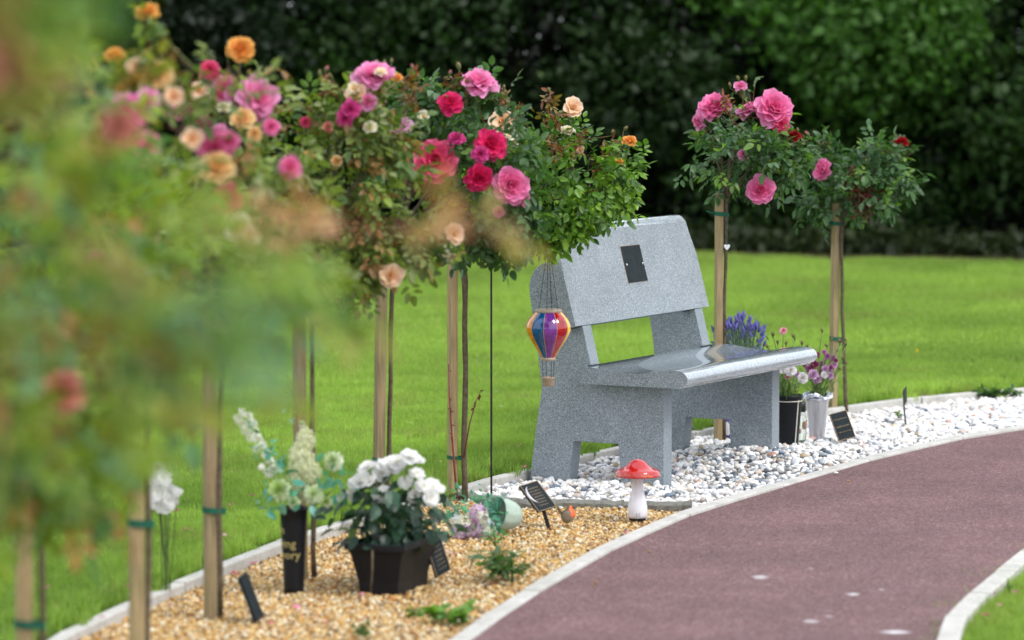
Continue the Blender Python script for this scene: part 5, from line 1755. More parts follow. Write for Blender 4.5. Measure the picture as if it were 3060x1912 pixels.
for (x, y, s) in [(1943, 785, .018), (1962, 805, .016), (1985, 812, .022), (1998, 818, .020), (1992, 850, .020), (1996, 860, .016), (1986, 872, .018), (1990, 808, .014), (1978, 832, .016), (1955, 820, .018), (2000, 805, .014)]:
    it.append((x, y, 14.62, s, 'pale', up_))
bunch(b2, it, 53, (0, 0, .165), 18, 40)
# glass jar lantern between the buckets
gj = at(1893, 1048, 14.42)
jar = thing('glass_jar', 'small glass jar lantern standing between the black and silver buckets', 'jar', (gj[0], gj[1], 0))
glm, glt, glb = mat('clear_glass', .05, .5)
glb.inputs['Transmission Weight'].default_value = .9; glb.inputs['Base Color'].default_value = (.82, .90, .84, 1); glb.inputs['IOR'].default_value = 1.3
mm = M(); v, f = lathe([(0, .0), (.018, 0), (.021, .01), (.023, .06), (.022, .10), (.016, .125), (.016, .14)], 24); mm.add(v, f); mm.build('glass', glm, jar, True)
mm = M(); v, f = lathe([(.0165, .125), (.019, .126), (.020, .16), (.014, .168), (0, .170)], 24); mm.add(v, f); mm.build('lid', MAT['blackmetal'], jar, True)
mm = M(); v, f = tube([(.021 * math.cos(a) * 1.1, -.012, .085 + .03 * math.sin(a)) for a in np.linspace(0, 6.28, 16)], .0014, 6); mm.add(v, f); mm.build('handle', MAT['brass'], jar, True)
mm = M(); v, f = ico(2); mm.add(v * [.010, .010, .018] + [.012, 0, .07], f, (.50, .16, .02)); mm.add(v * [.009, .009, .010] + [-.008, 0, .045], f, (.50, .10, .03)); mm.build('candle', attrmat('amber_wax', .4), jar, True)

# lavender planted behind the bench
lv0 = at(1745, 985, 14.65)
lav = thing('lavender_plant', 'purple lavender bush growing behind the right end of the bench', 'lavender', (lv0[0], lv0[1], 0))
r = np.random.default_rng(55)
mm = M(); fm = M(); sp_ = []
for i in range(190):
    if i < 120:
        x = r.uniform(1690, 1806); y = 752 + abs(x - 1752) * .62 + abs(r.normal(0, 22))
    else:
        x = r.uniform(1700, 1800); y = r.uniform(790, 960)
    e = at(x, y, 14.62 + r.normal(0, .07)) - np.array(lav.location)
    b0_ = np.array([r.normal(0, .02), r.normal(0, .02), .02])
    m_ = (b0_ + e) / 2; m_[:2] *= .75
    pth = bez(b0_, m_, e, 6)
    v, f = tube(pth, [.0012] * 6, 4); mm.add(v, f, np.array((.16, .24, .16)) * r.uniform(.7, 1.2))
    d = pth[-1] - pth[-2]; d = d / np.linalg.norm(d) + r.normal(0, .35, 3); d /= np.linalg.norm(d)
    v, f = lathe([(0.0002, 0), (.0042, .006), (.0055, .016), (.0048, .027), (.0022, .036), (0, .041)], 6)
    v = v * (1 + r.normal(0, .12, (len(v), 1)))
    fm.add(v @ zframe(d).T + e, f, np.array((.20, .19, .50)) * r.uniform(.7, 1.4))
n = 260
P = np.column_stack([r.normal(0, .07, n), r.normal(0, .05, n), r.uniform(.03, .42, n)]) * np.array([1, 1, 1.0]); 
leaf_batch(mm, r, P, r.normal(0, .4, (n, 3)) + [0, 0, 1], .045 * r.uniform(.6, 1.2, n), [(.15, .24, .17), (.10, .18, .12)], [1, 1], lv=LN, lf=LNF, compound=False)
mm.build('stems', MAT['stemg'], lav); tag(fm.build('flower_spikes', MAT['petal'], lav, True), kind='stuff')
# ceramic pot seen through the arch of the right bench support
wp = at(1716, 1034, 14.55)
wpt = thing('ceramic_pot', 'small white and violet patterned pot seen under the bench behind its right support', 'pot', (wp[0], wp[1], 0))
mm = M(); v, f = lathe([(0, 0), (.022, 0), (.030, .02), (.034, .05), (.030, .08), (.026, .09), (.022, .088), (0, .07)], 24)
mm.add(v, f)
pm_, pt_, pb_ = mat('violet_glaze', .25, .5); n_ = noise(pt_, 40, 1, .4, geo(pt_))
pt_.links.new(ramp(pt_, n_.outputs[0], [(.5, (.78, .77, .80)), (.53, (.10, .07, .30))]).outputs[0], pb_.inputs['Base Color'])
mm.build('bowl', pm_, wpt, True)

# ------------------------------------------------------------------ stakes and standard roses
F_UP = (0, -.5, .8); F_CAM = (.1, -1, .25)
def B(x, y, d, size_px, key, face=F_CAM):
    """bloom seen with the given apparent size"""
    return (at(x, y, d), size_px * d / 8343, key, face)

def pline(pts, d):
    return [at(x, y, d) for x, y in pts]

# R: pink rose behind the bench, right stake
bR = at(1697, 1043, 14.5)
stake('pale stake behind the bench with a green tie high up, supporting the tall pink rose', bR, 1.02, .029, .30, ties=[(.935, .030, .004, .016, True)])
tR = at(1716, 470, 14.5)
RR = [B(1690, 255, 14.5, 78, 'pink', (-.3, -.6, .8)), B(1778, 262, 14.55, 70, 'rosepink', (-.2, -.2, 1)), B(1830, 258, 14.45, 84, 'pink', (.2, -.9, .5)), B(1652, 288, 14.5, 38, 'rosepink', (-.8, -.5, -.2)),
      B(1846, 294, 14.42, 38, 'hotpink'), B(1797, 449, 14.38, 66, 'pink', (.05, -1, .1)), B(1876, 322, 14.5, 34, 'red', F_UP), B(1757, 365, 14.38, 26, 'rosepink', (0, -.8, .3)), B(1750, 203, 14.5, 30, 'rosepink', (0, -.6, .7))]
rose_tree('tall pink rose tree behind the right end of the bench with a pendant', (tR[0] - .004, 14.5, 0), (tR[0], 14.5, 1.0), at(1762, 345, 14.5), (.225, .20, .20), GREEN['dark'], 61,
          nclump=60, per=6, lsize=.044, csig=.030, blooms=RR,
          buds=[(at(1726, 206, 14.5), .022, 'pale'), (at(1746, 190, 14.5), .022, 'pale'), (at(1762, 190, 14.5), .024, 'pale'), (at(1785, 196, 14.5), .022, 'pale'), (at(1868, 303, 14.5), .020, 'pale'), (at(1886, 312, 14.5), .020, 'pale'),
                (at(1912, 322, 14.45), .028, 'pink'), (at(1868, 345, 14.45), .018, 'pale'), (at(1848, 278, 14.5), .018, 'pale'), (at(1900, 326, 14.4), .016, 'red')],
          shoots=[([at(1755, 260, 14.5), at(1752, 210, 14.5)], GREEN['fresh'], 3), ([at(1720, 270, 14.45), at(1705, 235, 14.45)], GREEN['copper'], 7), ([at(1730, 280, 14.45), at(1722, 245, 14.45)], GREEN['copper'], 5), ([at(1840, 330, 14.5), at(1880, 345, 14.5)], GREEN['olive'], 5)],
          extra=[(at(1850, 385, 14.5), (.09, .07, .08), 14)])
heart = thing('heart_pendant', 'little white heart pendant hanging on green string from the tall pink rose', 'pendant', tuple(at(1718, 584, 14.44)))
mm = M()
hp = [(0, -.013), (-.008, -.005), (-.0125, .003), (-.0115, .009), (-.007, .012), (-.0025, .0105), (0, .007), (.0025, .0105), (.007, .012), (.0115, .009), (.0125, .003), (.008, -.005)]
n = len(hp)
mm.add([(x, -.002, z) for x, z in hp] + [(x, .002, z) for x, z in hp], [tuple(range(n)), tuple(range(2 * n - 1, n - 1, -1))] + [(i, i + n, (i + 1) % n + n, (i + 1) % n) for i in range(n)])
bevel(mm.build('heart', MAT['white'], heart), .0012, 2)
mm = M(); v, f = tube([(0, 0, .007), (.001, 0, .06), (.004, -.002, .095), (.0, 0, .13)], .0011, 5); mm.add(v, f); mm.build('string', MAT['tie'], heart)

# FR: dark red / wine leaved rose, far right
bF = at(1968, 977, 15.6)
stake('grey brown stake at the far right supporting the dark leaved rose', bF, .93, .030, .55, ties=[(.84, .032, .0, .016, True), (.33, .032, .0, .014, False)], lean=(.010, 0))
tF = at(1992, 530, 15.6)
rose_tree('low spreading rose tree with one dark red bloom, rightmost in the bed', (at(2000, 960, 15.6)[0], 15.6, 0), (tF[0] - .002, 15.6, .86), at(2030, 440, 15.6), (.21, .18, .13), GREEN['dark'], 62,
          nclump=50, per=6, lsize=.044, csig=.030,
          blooms=[B(2130, 336, 15.6, 34, 'red', F_UP), B(1945, 402, 15.5, 52, 'pink', (-.8, -.5, .2))],
          buds=[(at(1933, 345, 15.6), .02, 'red'), (at(1945, 345, 15.6), .022, 'pale'), (at(1956, 345, 15.6), .026, 'red'), (at(1925, 362, 15.6), .022, 'red'), (at(2160, 355, 15.6), .02, 'red'), (at(2118, 325, 15.6), .02, 'red')],
          shoots=[([at(2005, 470, 15.5), at(2012, 415, 15.5)], GREEN['wine'], 14), ([at(2030, 480, 15.5), at(2060, 440, 15.5)], GREEN['wine'], 16), ([at(2020, 500, 15.5), at(2100, 490, 15.5)], GREEN['wine'], 13), ([at(2020, 470, 15.5), at(2040, 430, 15.5)], GREEN['wine'], 6)],
          extra=[(at(2090, 370, 15.6), (.10, .08, .07), 12), (at(1940, 370, 15.6), (.06, .05, .05), 7), (at(1935, 480, 15.6), (.05, .05, .07), 6)])

# A: green bush with yellow blooms against the bench
bA = at(1070, 1183, 12.6)
stake('stake just left of the black hook pole with a low green tie', bA, .93, .029, .55, ties=[(.150, .036, -.006, .012, False)])
tA = at(1092, 625, 12.58)
redsh = [at(1080, 1178, 12.54), at(1072, 1080, 12.54), at(1066, 1000, 12.53), at(1062, 940, 12.53), at(1060, 860, 12.52)]
redsh2 = [at(1096, 1080, 12.56), at(1110, 1000, 12.52), at(1124, 950, 12.52), at(1136, 924, 12.52)]
AB = [B(1352, 255, 12.65, 52, 'peach', (.4, -.8, .4)), B(1340, 312, 12.6, 40, 'cream', (0, -.4, .9)), B(1487, 334, 12.6, 34, 'orange', F_UP), B(1463, 382, 12.55, 20, 'orange', F_UP), B(1370, 353, 12.6, 22, 'peach'),
      B(1187, 288, 12.5, 62, 'peach', (0, -1, .3)), B(1205, 315, 12.45, 34, 'cream'), B(1215, 340, 12.45, 22, 'peach')]
rose_tree('bright green rose tree with orange and peach blooms overhanging the bench back', (at(1098, 1168, 12.58)[0], 12.58, 0), (tA[0], 12.58, .86), at(1320, 420, 12.6), (.26, .22, .19), GREEN['fresh'], 63,
          nclump=84, per=7, lsize=.038, csig=.032, blooms=AB,
          buds=[(at(1447, 318, 12.6), .02, 'pale'), (at(1475, 308, 12.6), .02, 'pale'), (at(1298, 215, 12.6), .018, 'pale'), (at(1190, 210, 12.6), .018, 'pale'), (at(1437, 372, 12.6), .02, 'red'), (at(1378, 318, 12.6), .018, 'pale'), (at(1455, 350, 12.6), .016, 'pale')],
          shoots=[([at(1195, 290, 12.6), at(1192, 218, 12.6)], GREEN['copper'], 10), ([at(1215, 300, 12.6), at(1228, 240, 12.6)], GREEN['copper'], 10), ([at(1295, 300, 12.6), at(1298, 222, 12.6)], GREEN['copper'], 12), ([at(1310, 330, 12.55), at(1320, 270, 12.55)], GREEN['copper'], 9),
                  ([at(1350, 370, 12.55), at(1375, 330, 12.55)], GREEN['copper'], 8), ([at(1400, 420, 12.6), at(1450, 345, 12.6)], GREEN['copper'], 10), ([at(1420, 440, 12.6), at(1475, 345, 12.6)], GREEN['olive'], 7),
                  ([at(1400, 450, 12.55), at(1480, 455, 12.55)], GREEN['fresh'], 6), ([at(1300, 350, 12.5), at(1330, 360, 12.45)], GREEN['copper'], 8)],
          extra=[(at(1385, 500, 12.45), (.085, .06, .05), 16), (at(1310, 540, 12.45), (.07, .06, .055), 14), (at(1160, 470, 12.6), (.14, .10, .10), 16), (at(1440, 450, 12.6), (.06, .06, .05), 7)],
          suck=[(redsh, .0042, 16, (.22, .05, .04)), (redsh2, .0032, 9, (.20, .06, .04))], trunk_r=.0095)

# B: crimson-pink rose in front of it
bB = at(893, 1268, 11.7)
stake('stake behind the white begonia trough with a green tie near its foot', bB, .845, .031, .5, ties=[(.245, .036, 0, .016, False)], lean=(.018, 0))
tB = at(935, 620, 11.72)
BB = [B(1028, 382, 11.58, 100, 'hotpink', (-.1, -1, .15)), B(1065, 245, 11.60, 54, 'crimson', (-.05, -.9, .5)), B(1160, 342, 11.60, 70, 'crimson', (.2, -1, .4)), B(1135, 364, 11.56, 38, 'magenta'), B(1205, 438, 11.56, 84, 'pink', (.25, -1, .1)),
      B(1078, 328, 11.56, 40, 'magenta', (0, -.6, .8)), B(1128, 198, 11.70, 88, 'rosepink', (.1, -.5, .9)), B(1132, 420, 11.56, 62, 'crimson', (.1, -.9, -.3)), B(1232, 470, 11.60, 44, 'rosepink', (.5, -.5, -.5)),
      B(950, 302, 11.58, 54, 'lilac', (-.1, -.7, .6)), B(1000, 275, 11.60, 28, 'cream'), B(985, 420, 11.8, 60, 'salmon', (-.2, -.8, -.3)), B(1178, 500, 11.60, 28, 'pink'), B(935, 370, 11.75, 36, 'salmon')]
rose_tree('dark leaved rose tree covered in large crimson pink blooms, second from the bench', (at(915, 1250, 11.72)[0], 11.72, 0), (tB[0], 11.72, .92), at(1075, 375, 11.76), (.25, .22, .25), GREEN['dark'], 64,
          nclump=72, per=6, lsize=.043, csig=.034, blooms=BB,
          buds=[(at(1062, 178, 11.7), .02, 'pink'), (at(1085, 165, 11.7), .028, 'pale'), (at(1108, 230, 11.7), .018, 'pink'), (at(1040, 300, 11.7), .018, 'pink'), (at(1110, 305, 11.7), .016, 'pink'), (at(1100, 250, 11.7), .02, 'pink')],
          shoots=[([at(1075, 240, 11.7), at(1068, 180, 11.7)], GREEN['copper'], 4), ([at(1100, 230, 11.7), at(1090, 180, 11.7)], GREEN['olive'], 4)],
          extra=[(at(1200, 500, 11.7), (.09, .08, .07), 12), (at(1090, 550, 11.7), (.13, .08, .06), 12), (at(1180, 560, 11.7), (.10, .08, .05), 9), (at(1000, 260, 11.7), (.12, .1, .08), 12)])

# C: olive crown with mixed blooms
bC = at(712, 1368, 10.72)
stake('stake behind the tall black grave vase', bC, .98, .032, .5, lean=(-.004, 0))
tC = at(738, 560, 10.72)
CB = [B(884, 180, 10.66, 92, 'rosepink', (0, -.5, .9)), B(843, 224, 10.62, 54, 'peach', (-.2, -.9, .5)), B(868, 240, 10.62, 40, 'rosepink'), B(836, 210, 10.62, 34, 'cream'), B(875, 302, 10.58, 34, 'cream', (0, -.9, .5)), B(938, 184, 11, 28, 'orange', F_UP), B(900, 172, 10.62, 32, 'cream', F_UP),
      B(828, 258, 10.58, 46, 'magenta', (-.1, -.9, .2)), B(722, 288, 10.7, 26, 'hotpink'), B(925, 652, 10.6, 62, 'peach', (0, -1, .1)), B(1072, 553, 10.7, 52, 'peach', (.5, -1, .2)), B(1068, 607, 10.7, 28, 'cream', (.3, -.7, -.5)), B(795, 380, 10.6, 26, 'apricot'), B(730, 365, 10.6, 22, 'orange'),
      B(815, 280, 10.58, 40, 'magenta', (0, -.8, 0)), B(1055, 600, 10.7, 20, 'cream'), B(775, 300, 10.58, 24, 'salmon')]
rose_tree('olive leaved rose tree with yellow, pink and peach blooms behind the grave vase', (at(742, 1366, 10.72)[0], 10.72, 0), (tC[0], 10.72, .98), at(810, 400, 10.75), (.21, .20, .24), GREEN['olive'], 65,
          nclump=92, per=7, lsize=.037, csig=.034, blooms=CB,
          buds=[(at(768, 170, 10.72), .022, 'pink'), (at(785, 185, 10.72), .02, 'pale'), (at(925, 150, 11), .018, 'pale'), (at(908, 152, 11), .018, 'pale'), (at(975, 165, 11), .02, 'pink'), (at(990, 190, 11), .022, 'pale'), (at(755, 180, 10.72), .02, 'pale'), (at(860, 165, 10.72), .016, 'pale')],
          shoots=[([at(790, 260, 10.72), at(770, 180, 10.72)], GREEN['copper'], 12), ([at(760, 300, 10.85), at(735, 240, 10.85)], GREEN['copper'], 10), ([at(950, 250, 10.95), at(972, 175, 10.95)], GREEN['copper'], 8), ([at(960, 260, 10.95), at(990, 195, 10.95)], GREEN['copper'], 5),
                  ([at(870, 260, 10.72), at(915, 165, 10.72)], GREEN['olive'], 6), ([at(740, 420, 10.7), at(710, 330, 10.7)], GREEN['fresh'], 10)],
          extra=[(at(940, 560, 10.7), (.10, .1, .07), 9), (at(880, 590, 10.7), (.13, .1, .07), 12), (at(1010, 590, 10.7), (.07, .06, .05), 6), (at(700, 450, 10.7), (.06, .1, .12), 10), (at(820, 650, 10.7), (.11, .08, .07), 14), (at(730, 620, 10.7), (.11, .08, .08), 10)])

# D: pink and peach rose further down the row
bD = at(498, 1456, 9.98)
stake('stake with a green tie near the lawn edging left of the black vase', bD, .98, .032, .4, ties=[(.305, .034, 0, .016, False)])
tD = at(520, 640, 9.98)
DB = [B(568, 118, 9.9, 64, 'orange', (0, -.9, .5)), B(530, 214, 10, 70, 'pink', (-.1, -.8, .6)), B(560, 222, 9.95, 56, 'rosepink'), B(610, 232, 9.9, 92, 'rosepink', (.4, -.8, .3)), B(572, 280, 9.85, 58, 'apricot', (0, -.8, .6)), B(530, 257, 9.85, 42, 'cream', (0, -.5, .9)),
      B(495, 166, 10, 46, 'hotpink'), B(435, 258, 9.9, 62, 'pink', (-.3, -.6, .7)), B(601, 317, 9.85, 36, 'apricot'), B(600, 200, 9.95, 44, 'rosepink'), B(470, 215, 9.85, 46, 'peach'), B(640, 300, 9.85, 40, 'pink'), B(520, 320, 9.8, 50, 'rosepink'), B(480, 290, 9.9, 36, 'pink'), B(620, 262, 9.9, 50, 'rosepink', (.6, -.6, -.1))]
rose_tree('rose tree with a cluster of magenta and apricot blooms, fourth from the bench', (at(520, 1452, 9.98)[0], 9.98, 0), (tD[0], 9.98, 1.02), at(560, 420, 9.95), (.24, .20, .27), GREEN['olive'], 66,
          nclump=44, per=5, lsize=.044, csig=.036, blooms=DB, buds=[(at(588, 180, 9.9), .02, 'orange'), (at(612, 185, 9.9), .02, 'pale'), (at(540, 140, 9.9), .02, 'pale')],
          shoots=[([at(560, 300, 9.9), at(566, 140, 9.9)], GREEN['olive'], 8), ([at(460, 280, 9.9), at(440, 190, 9.9)], GREEN['copper'], 8)], extra=[(at(640, 480, 9.9), (.09, .1, .12), 14), (at(600, 640, 9.9), (.12, .1, .09), 12)])

# E, F: closer, softer
stake('stake with a pale green tie in the lower left beside the white edging', (at(322, 1600, 8.72)[0], 8.75), 1.0, .033, .4, ties=[(.435, .034, 0, .018, False)])
EB = [B(538, 468, 8.7, 70, 'hotpink', (.1, -1, .1)), B(563, 542, 8.7, 84, 'cream', (.2, -1, -.1)), B(510, 398, 8.7, 84, 'apricot', (0, -.8, .6)), B(508, 350, 8.75, 84, 'pink', (0, -.9, .4)), B(540, 335, 8.75, 50, 'pink'), B(370, 180, 8.8, 80, 'apricot', (0, -.9, .5)), B(323, 160, 8.8, 50, 'peach'),
      B(272, 132, 8.8, 48, 'orange', F_UP), B(350, 28, 8.8, 50, 'orange', F_UP), B(685, 395, 8.7, 52, 'pink'), B(300, 268, 8.6, 90, 'pink', (0, -.9, .4)), B(275, 320, 8.6, 70, 'pink'), B(350, 345, 8.6, 60, 'pink'), B(540, 500, 8.7, 40, 'peach'), B(410, 230, 8.6, 50, 'peach'), B(350, 240, 8.6, 56, 'rosepink'), B(455, 330, 8.6, 54, 'peach'), B(590, 560, 8.6, 50, 'cream')]
rose_tree('rose tree with apricot and pink blooms above the third stake from the left', (at(345, 1600, 8.72)[0], 8.75, 0), (at(350, 600, 8.75)[0], 8.75, 1.05), at(440, 440, 8.7), (.27, .22, .32), GREEN['olive'], 67,
          nclump=40, per=5, lsize=.044, csig=.04, blooms=EB, buds=[(at(385, 110, 8.8), .02, 'orange')], shoots=[([at(350, 300, 8.8), at(352, 50, 8.8)], GREEN['olive'], 14), ([at(400, 300, 8.8), at(385, 120, 8.8)], GREEN['olive'], 10)],
          extra=[(at(640, 620, 8.7), (.12, .12, .10), 16)])
stake('leftmost stake with a green tie at the bottom corner of the lawn', (at(60, 1700, 7.75)[0], 7.75), 1.0, .033, .4, ties=[(.345, .036, 0, .018, False)])
rose_tree('blurred green rose tree in the foreground above the leftmost stake', (at(90, 1700, 7.75)[0], 7.75, 0), (at(90, 700, 7.75)[0], 7.75, 1.02), at(190, 560, 7.7), (.28, .22, .34), GREEN['near'], 68,
          nclump=46, per=6, lsize=.044, csig=.045, blooms=[B(150, 1175, 6.4, 120, 'hotpink', (.2, -.8, -.4)), B(225, 620, 7.6, 60, 'pink')], extra=[(at(480, 700, 7.5), (.14, .1, .12), 14)])
# nearest trees of the row, strongly out of focus
rose_tree('heavily blurred rose tree standing close to the viewer at the far left edge', (-1.02, 6.3, 0), (-1.0, 6.3, 1.02), (-.88, 6.3, 1.26), (.25, .24, .34), GREEN['near'], 69, nclump=40, per=5, lsize=.046, csig=.05,
          blooms=[((-.78, 6.1, 1.02), .07, 'salmon', F_CAM)], extra=[((-.84, 6.3, .86), (.11, .1, .12), 20), ((-.70, 6.3, .99), (.08, .1, .08), 6)])
rose_tree('reddish green rose tree blurred across the left of the view', (-1.0, 4.7, 0), (-.95, 4.7, 1.05), (-.78, 4.7, 1.38), (.22, .24, .27), GREEN['near'], 70, nclump=36, per=5, lsize=.046, csig=.05,
          blooms=[((-.64, 4.5, 1.60), .07, 'salmon', F_CAM), ((-.50, 4.5, 1.52), .045, 'salmon', F_CAM)],
          extra=[((-.36, 4.75, 1.26), (.12, .08, .07), 5), ((-.50, 4.7, 1.20), (.10, .08, .07), 5), ((-.70, 4.7, 1.10), (.10, .08, .06), 6)],
          shoots=[([np.array([-.40, 4.7, 1.37]), np.array([-.20, 4.7, 1.40])], GREEN['rust'], 5), ([np.array([-.30, 4.7, 1.36]), np.array([.02, 4.75, 1.36])], GREEN['rust'], 7), ([np.array([-.36, 4.7, 1.36]), np.array([-.06, 4.75, 1.39])], GREEN['rust'], 4)])
rose_tree('nearest rose tree, a soft brown green blur filling the left edge', (-.98, 3.1, 0), (-.90, 3.1, 1.05), (-.72, 3.05, 1.50), (.26, .26, .26), GREEN['near'], 71, nclump=42, per=6, lsize=.046, csig=.05,
          blooms=[((-.46, 2.9, 1.60), .07, 'salmon', F_CAM)],
          extra=[((-.30, 3.1, 1.38), (.10, .06, .05), 5), ((-.46, 3.0, 1.62), (.07, .05, .05), 7)],
          shoots=[([np.array([-.55, 3.0, 1.60]), np.array([-.42, 3.0, 1.66])], GREEN['rust'], 16), ([np.array([-.6, 3.0, 1.55]), np.array([-.48, 3.0, 1.64])], GREEN['rust'], 16), ([np.array([-.5, 3.0, 1.5]), np.array([-.40, 3.0, 1.58])], GREEN['rust'], 10)])

# white artificial blossom low in the bed behind the third stake
ws = at(392, 1215, 10.35)
wsp = thing('flower_spray', 'spray of white artificial flowers on the lawn side, behind the blurred stakes', 'flowers', (ws[0], 10.35, 0))
r = np.random.default_rng(81)
ps = []
for (x, y, s) in [(372, 1110, .022), (385, 1130, .024), (366, 1135, .020), (378, 1165, .030), (398, 1180, .030), (405, 1165, .022), (388, 1195, .024), (420, 1165, .014), (372, 1185, .022)]:
    p = at(x, y, 10.3) - np.array(wsp.location); ps.append(p)
    put('flower_cluster', BEG[int(r.integers(3))], wsp, tuple(p), zframe((r.normal(0, .4), -1, r.normal(.3, .4))), s)
mm = M(); stems(mm, (0, 0, .0), ps, r, (.09, .14, .05), .0012, .01); mm.build('stems', MAT['stemg'], wsp, True)

# ------------------------------------------------------------------ weeds in the gravel
def weed(label, x, y, d, n, length, pal, seed, lvt, lft, spreadv=.5, rise=.6, lsz=.05):
    p = at(x, y, d)
    r = np.random.default_rng(seed)
    mm = M()
    P0, D0, S0 = [], [], []
    for i in range(n):
        a = r.uniform(0, 6.28); e = r.uniform(.15, 1) * spreadv
        tip = np.array([math.cos(a) * e * length, math.sin(a) * e * length, length * rise * r.uniform(.4, 1)])
        pth = bez((0, 0, 0), tip * [.4, .4, .9], tip, 5)
        v, f = tube(pth, [.0016] * 5, 4); mm.add(v, f, np.array((.14, .22, .06)))
        for k in range(5):
            t = r.uniform(.25, 1)
            P0.append(pth[int(t * 4)]); D0.append([math.cos(a + r.normal(0, 1)), math.sin(a + r.normal(0, 1)), r.uniform(-.1, .8)]); S0.append(lsz * r.uniform(.6, 1.15))
    leaf_batch(mm, r, np.array(P0), np.array(D0), np.array(S0), pal[0], pal[1], lv=lvt, lf=lft, compound=False)
    o = mm.build('weed', MAT['leaf'], loc=(p[0], p[1], 0.0))
    tag(o, label, 'weed', 'weeds growing through the gravel')
WP = ([(.06, .13, .035), (.09, .18, .045), (.12, .22, .07)], [2, 2, 1])
WB = ([(.12, .26, .03), (.17, .33, .04), (.08, .18, .03)], [2, 2, 1])
weed('narrow leaved green weed in gold gravel close to the path edge', 1190, 1352, 10.70, 24, .135, WP, 91, LN, LNF, .85, .65, .058)
weed('bright broad leaved weed near the bottom corner of the gold gravel', 1062, 1462, 9.90, 12, .095, WB, 92, LV, LF, 1.0, .35, .048)
weed('small sprawling weed just behind the stake bound rose, at the bottom of the bed', 985, 1436, 10.02, 5, .06, WB, 93, LV, LF, 1.0, .25, .026)
weed('little weed cut off by the bottom edge of the view', 860, 1508, 9.60, 8, .06, WP, 94, LV, LF, .8, .6, .022)
weed('weed in front of the tipped green pot', 1172, 1290, 11.35, 6, .075, ([(.12, .22, .08), (.18, .30, .12)], [1, 1]), 95, LN, LNF, .5, .9, .03)
weed('small seedling in the white pebbles beside the edge on plaque', 2122, 978, 15.35, 5, .05, WB, 96, LV, LF, .5, .8, .02)
for i, (x, y, s) in enumerate([(2310, 935, .05), (2338, 930, .06), (2365, 934, .05), (2392, 928, .06), (2350, 940, .04), (2325, 942, .04)]):
    weed(['leftmost leafy weed along the far lawn edging', 'tallest leafy weed along the far lawn edging', 'leafy weed in the middle of the far patch', 'rightmost leafy weed by the far gold gravel', 'low weed at the front of the far patch', 'low weed at the front left of the far patch'][i],
         x, y, 16.3, 9, s, ([(.05, .12, .035), (.08, .16, .04), (.14, .24, .03), (.10, .18, .10)], [3, 3, 1, 1]), 100 + i, LV, LF, 1.2, .6, .035)
weed('sprig rooted at the joint of the right hand edging', 2385, 1392, 10.42, 3, .045, WB, 108, LV, LF, .4, 1.0, .016)

# ------------------------------------------------------------------ fallen petals, daisies, stray stones
r = np.random.default_rng(111)
pm = []
for i in range(4):
    mm = M()
    V, Fc, tv = petal_grid(.5, 1, 1.35, .3, .25, frill=.08, r=np.random.default_rng(i))
    mm.add(V - [.5, 0, .2], Fc, [(.80, .16, .36), (.84, .30, .48), (.80, .50, .50), (.72, .10, .30)][i])
    pm.append(mm.mesh('petal', MAT['petal'], True))
def petal(label, group, x, y, d, s, z, k):
    p = at(x, y, d)
    o = put('fallen_petal', pm[k], None, (p[0], p[1], z), zframe((r.normal(0, .25), r.normal(0, .25), 1), r.uniform(0, 6)), s)
    tag(o, label, 'petal', group)
def gd(y, z=0.0):
    """ground distance for a picture height"""
    a = (y * K - CY) / F_
    cp, sp = math.cos(PITCH), math.sin(PITCH)
    return (H - z) * (cp - a * sp) / (sp + a * cp)
for (x, y) in [(1058, 1308), (1072, 1314), (700, 1380), (820, 1300), (600, 1335), (520, 1412), (610, 1440), (555, 1360), (855, 1410), (905, 1350), (1480, 1262), (700, 1440), (770, 1475), (640, 1478), (1110, 1440)]:
    petal('pink rose petal fallen on the gold gravel', 'rose petals on the gold gravel', x, y, gd(y), r.uniform(.016, .025), .009, int(r.integers(3)))
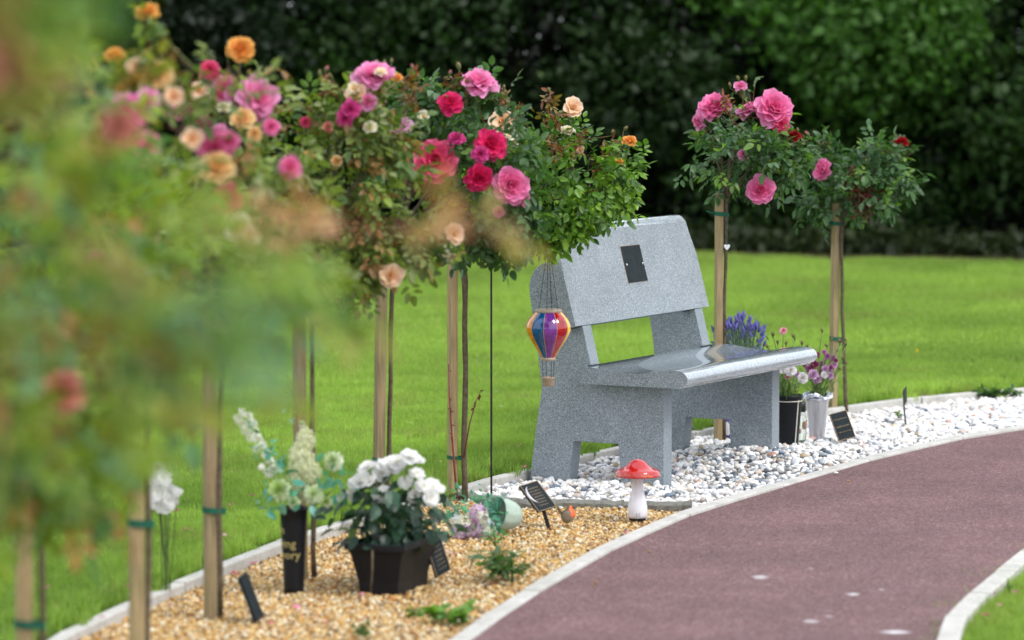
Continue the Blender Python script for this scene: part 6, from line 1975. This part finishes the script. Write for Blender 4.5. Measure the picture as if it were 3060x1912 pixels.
for (x, y) in [(553, 1125), (600, 1098), (545, 1202), (720, 1010), (967, 1036), (700, 1130), (640, 1108), (595, 1180), (418, 1215), (400, 1440), (262, 1408), (130, 1444), (240, 1470), (330, 1300), (340, 1212), (1225, 1062), (1040, 1100), (760, 1188),
               (530, 1275), (220, 1330), (300, 1395), (500, 1050), (1238, 1112), (1035, 975), (1160, 1110), (1620, 1010), (200, 1240), (110, 1400), (440, 1260), (850, 1130)]:
    petal('pink petal lying in the mown lawn', 'rose petals in the lawn', x, y, gd(y, .03), r.uniform(.016, .026), .046, int(r.integers(4)))
for (x, y) in [(2345, 1430), (2360, 1455), (2330, 1480), (2400, 1425)]:
    petal('pink petal in the grass right of the path', 'petals right of the path', x, y, gd(y, -.04), r.uniform(.016, .026), -.005, int(r.integers(4)))
fl_m = floret_ball('daisy', (.88, .88, .82), (.9, .9, .9), 77, 8, .8)
fly = floret_ball('buttercup', (.85, .62, .02), (.9, .75, .05), 78, 8, .8)
p = at(2166, 828, gd(828, .06))
o = put('buttercup', fly, None, (p[0], p[1], .055), np.eye(3), .012); tag(o, 'single yellow buttercup flowering in the lawn right of the last stake', 'flower')
for (x, y, s, c, lb) in [(1975, 1118, .011, 0, 'white pebble that rolled onto the red path'), (2005, 1137, .008, 1, 'tan pebble on the red path next to the white one'), (1534, 1302, .007, 1, 'orange chip of gravel on the path near the narrow weed'),
                         (1541, 1311, .005, 1, 'tiny tan chip on the path just below the orange one'), (1480, 1262, .006, 1, 'tan stone lying on the path edging'), (1408, 1375, .008, 1, 'pale gold stone caught on the edging above the lower path'), (1400, 1384, .006, 1, 'smaller gold stone beside the pale one on the edging')]:
    d = gd(y, .006); p = at(x, y, d)
    src = [peb, grv][c][0]
    me = src.data.copy(); me.materials.clear()
    me.materials.append(MAT.setdefault('loose%d' % c, plain('loose_stone', (.74, .70, .68) if c == 0 else (.46, .25, .08), .6)))
    o = put('stray_stone', me, None, (p[0], p[1], .004 + s * .35), np.eye(3), s)
    tag(o, lb, 'stone', 'stones strayed onto the path')

print('objects', len(bpy.data.objects), 'tris', sum(len(m.polygons) for m in bpy.data.meshes))
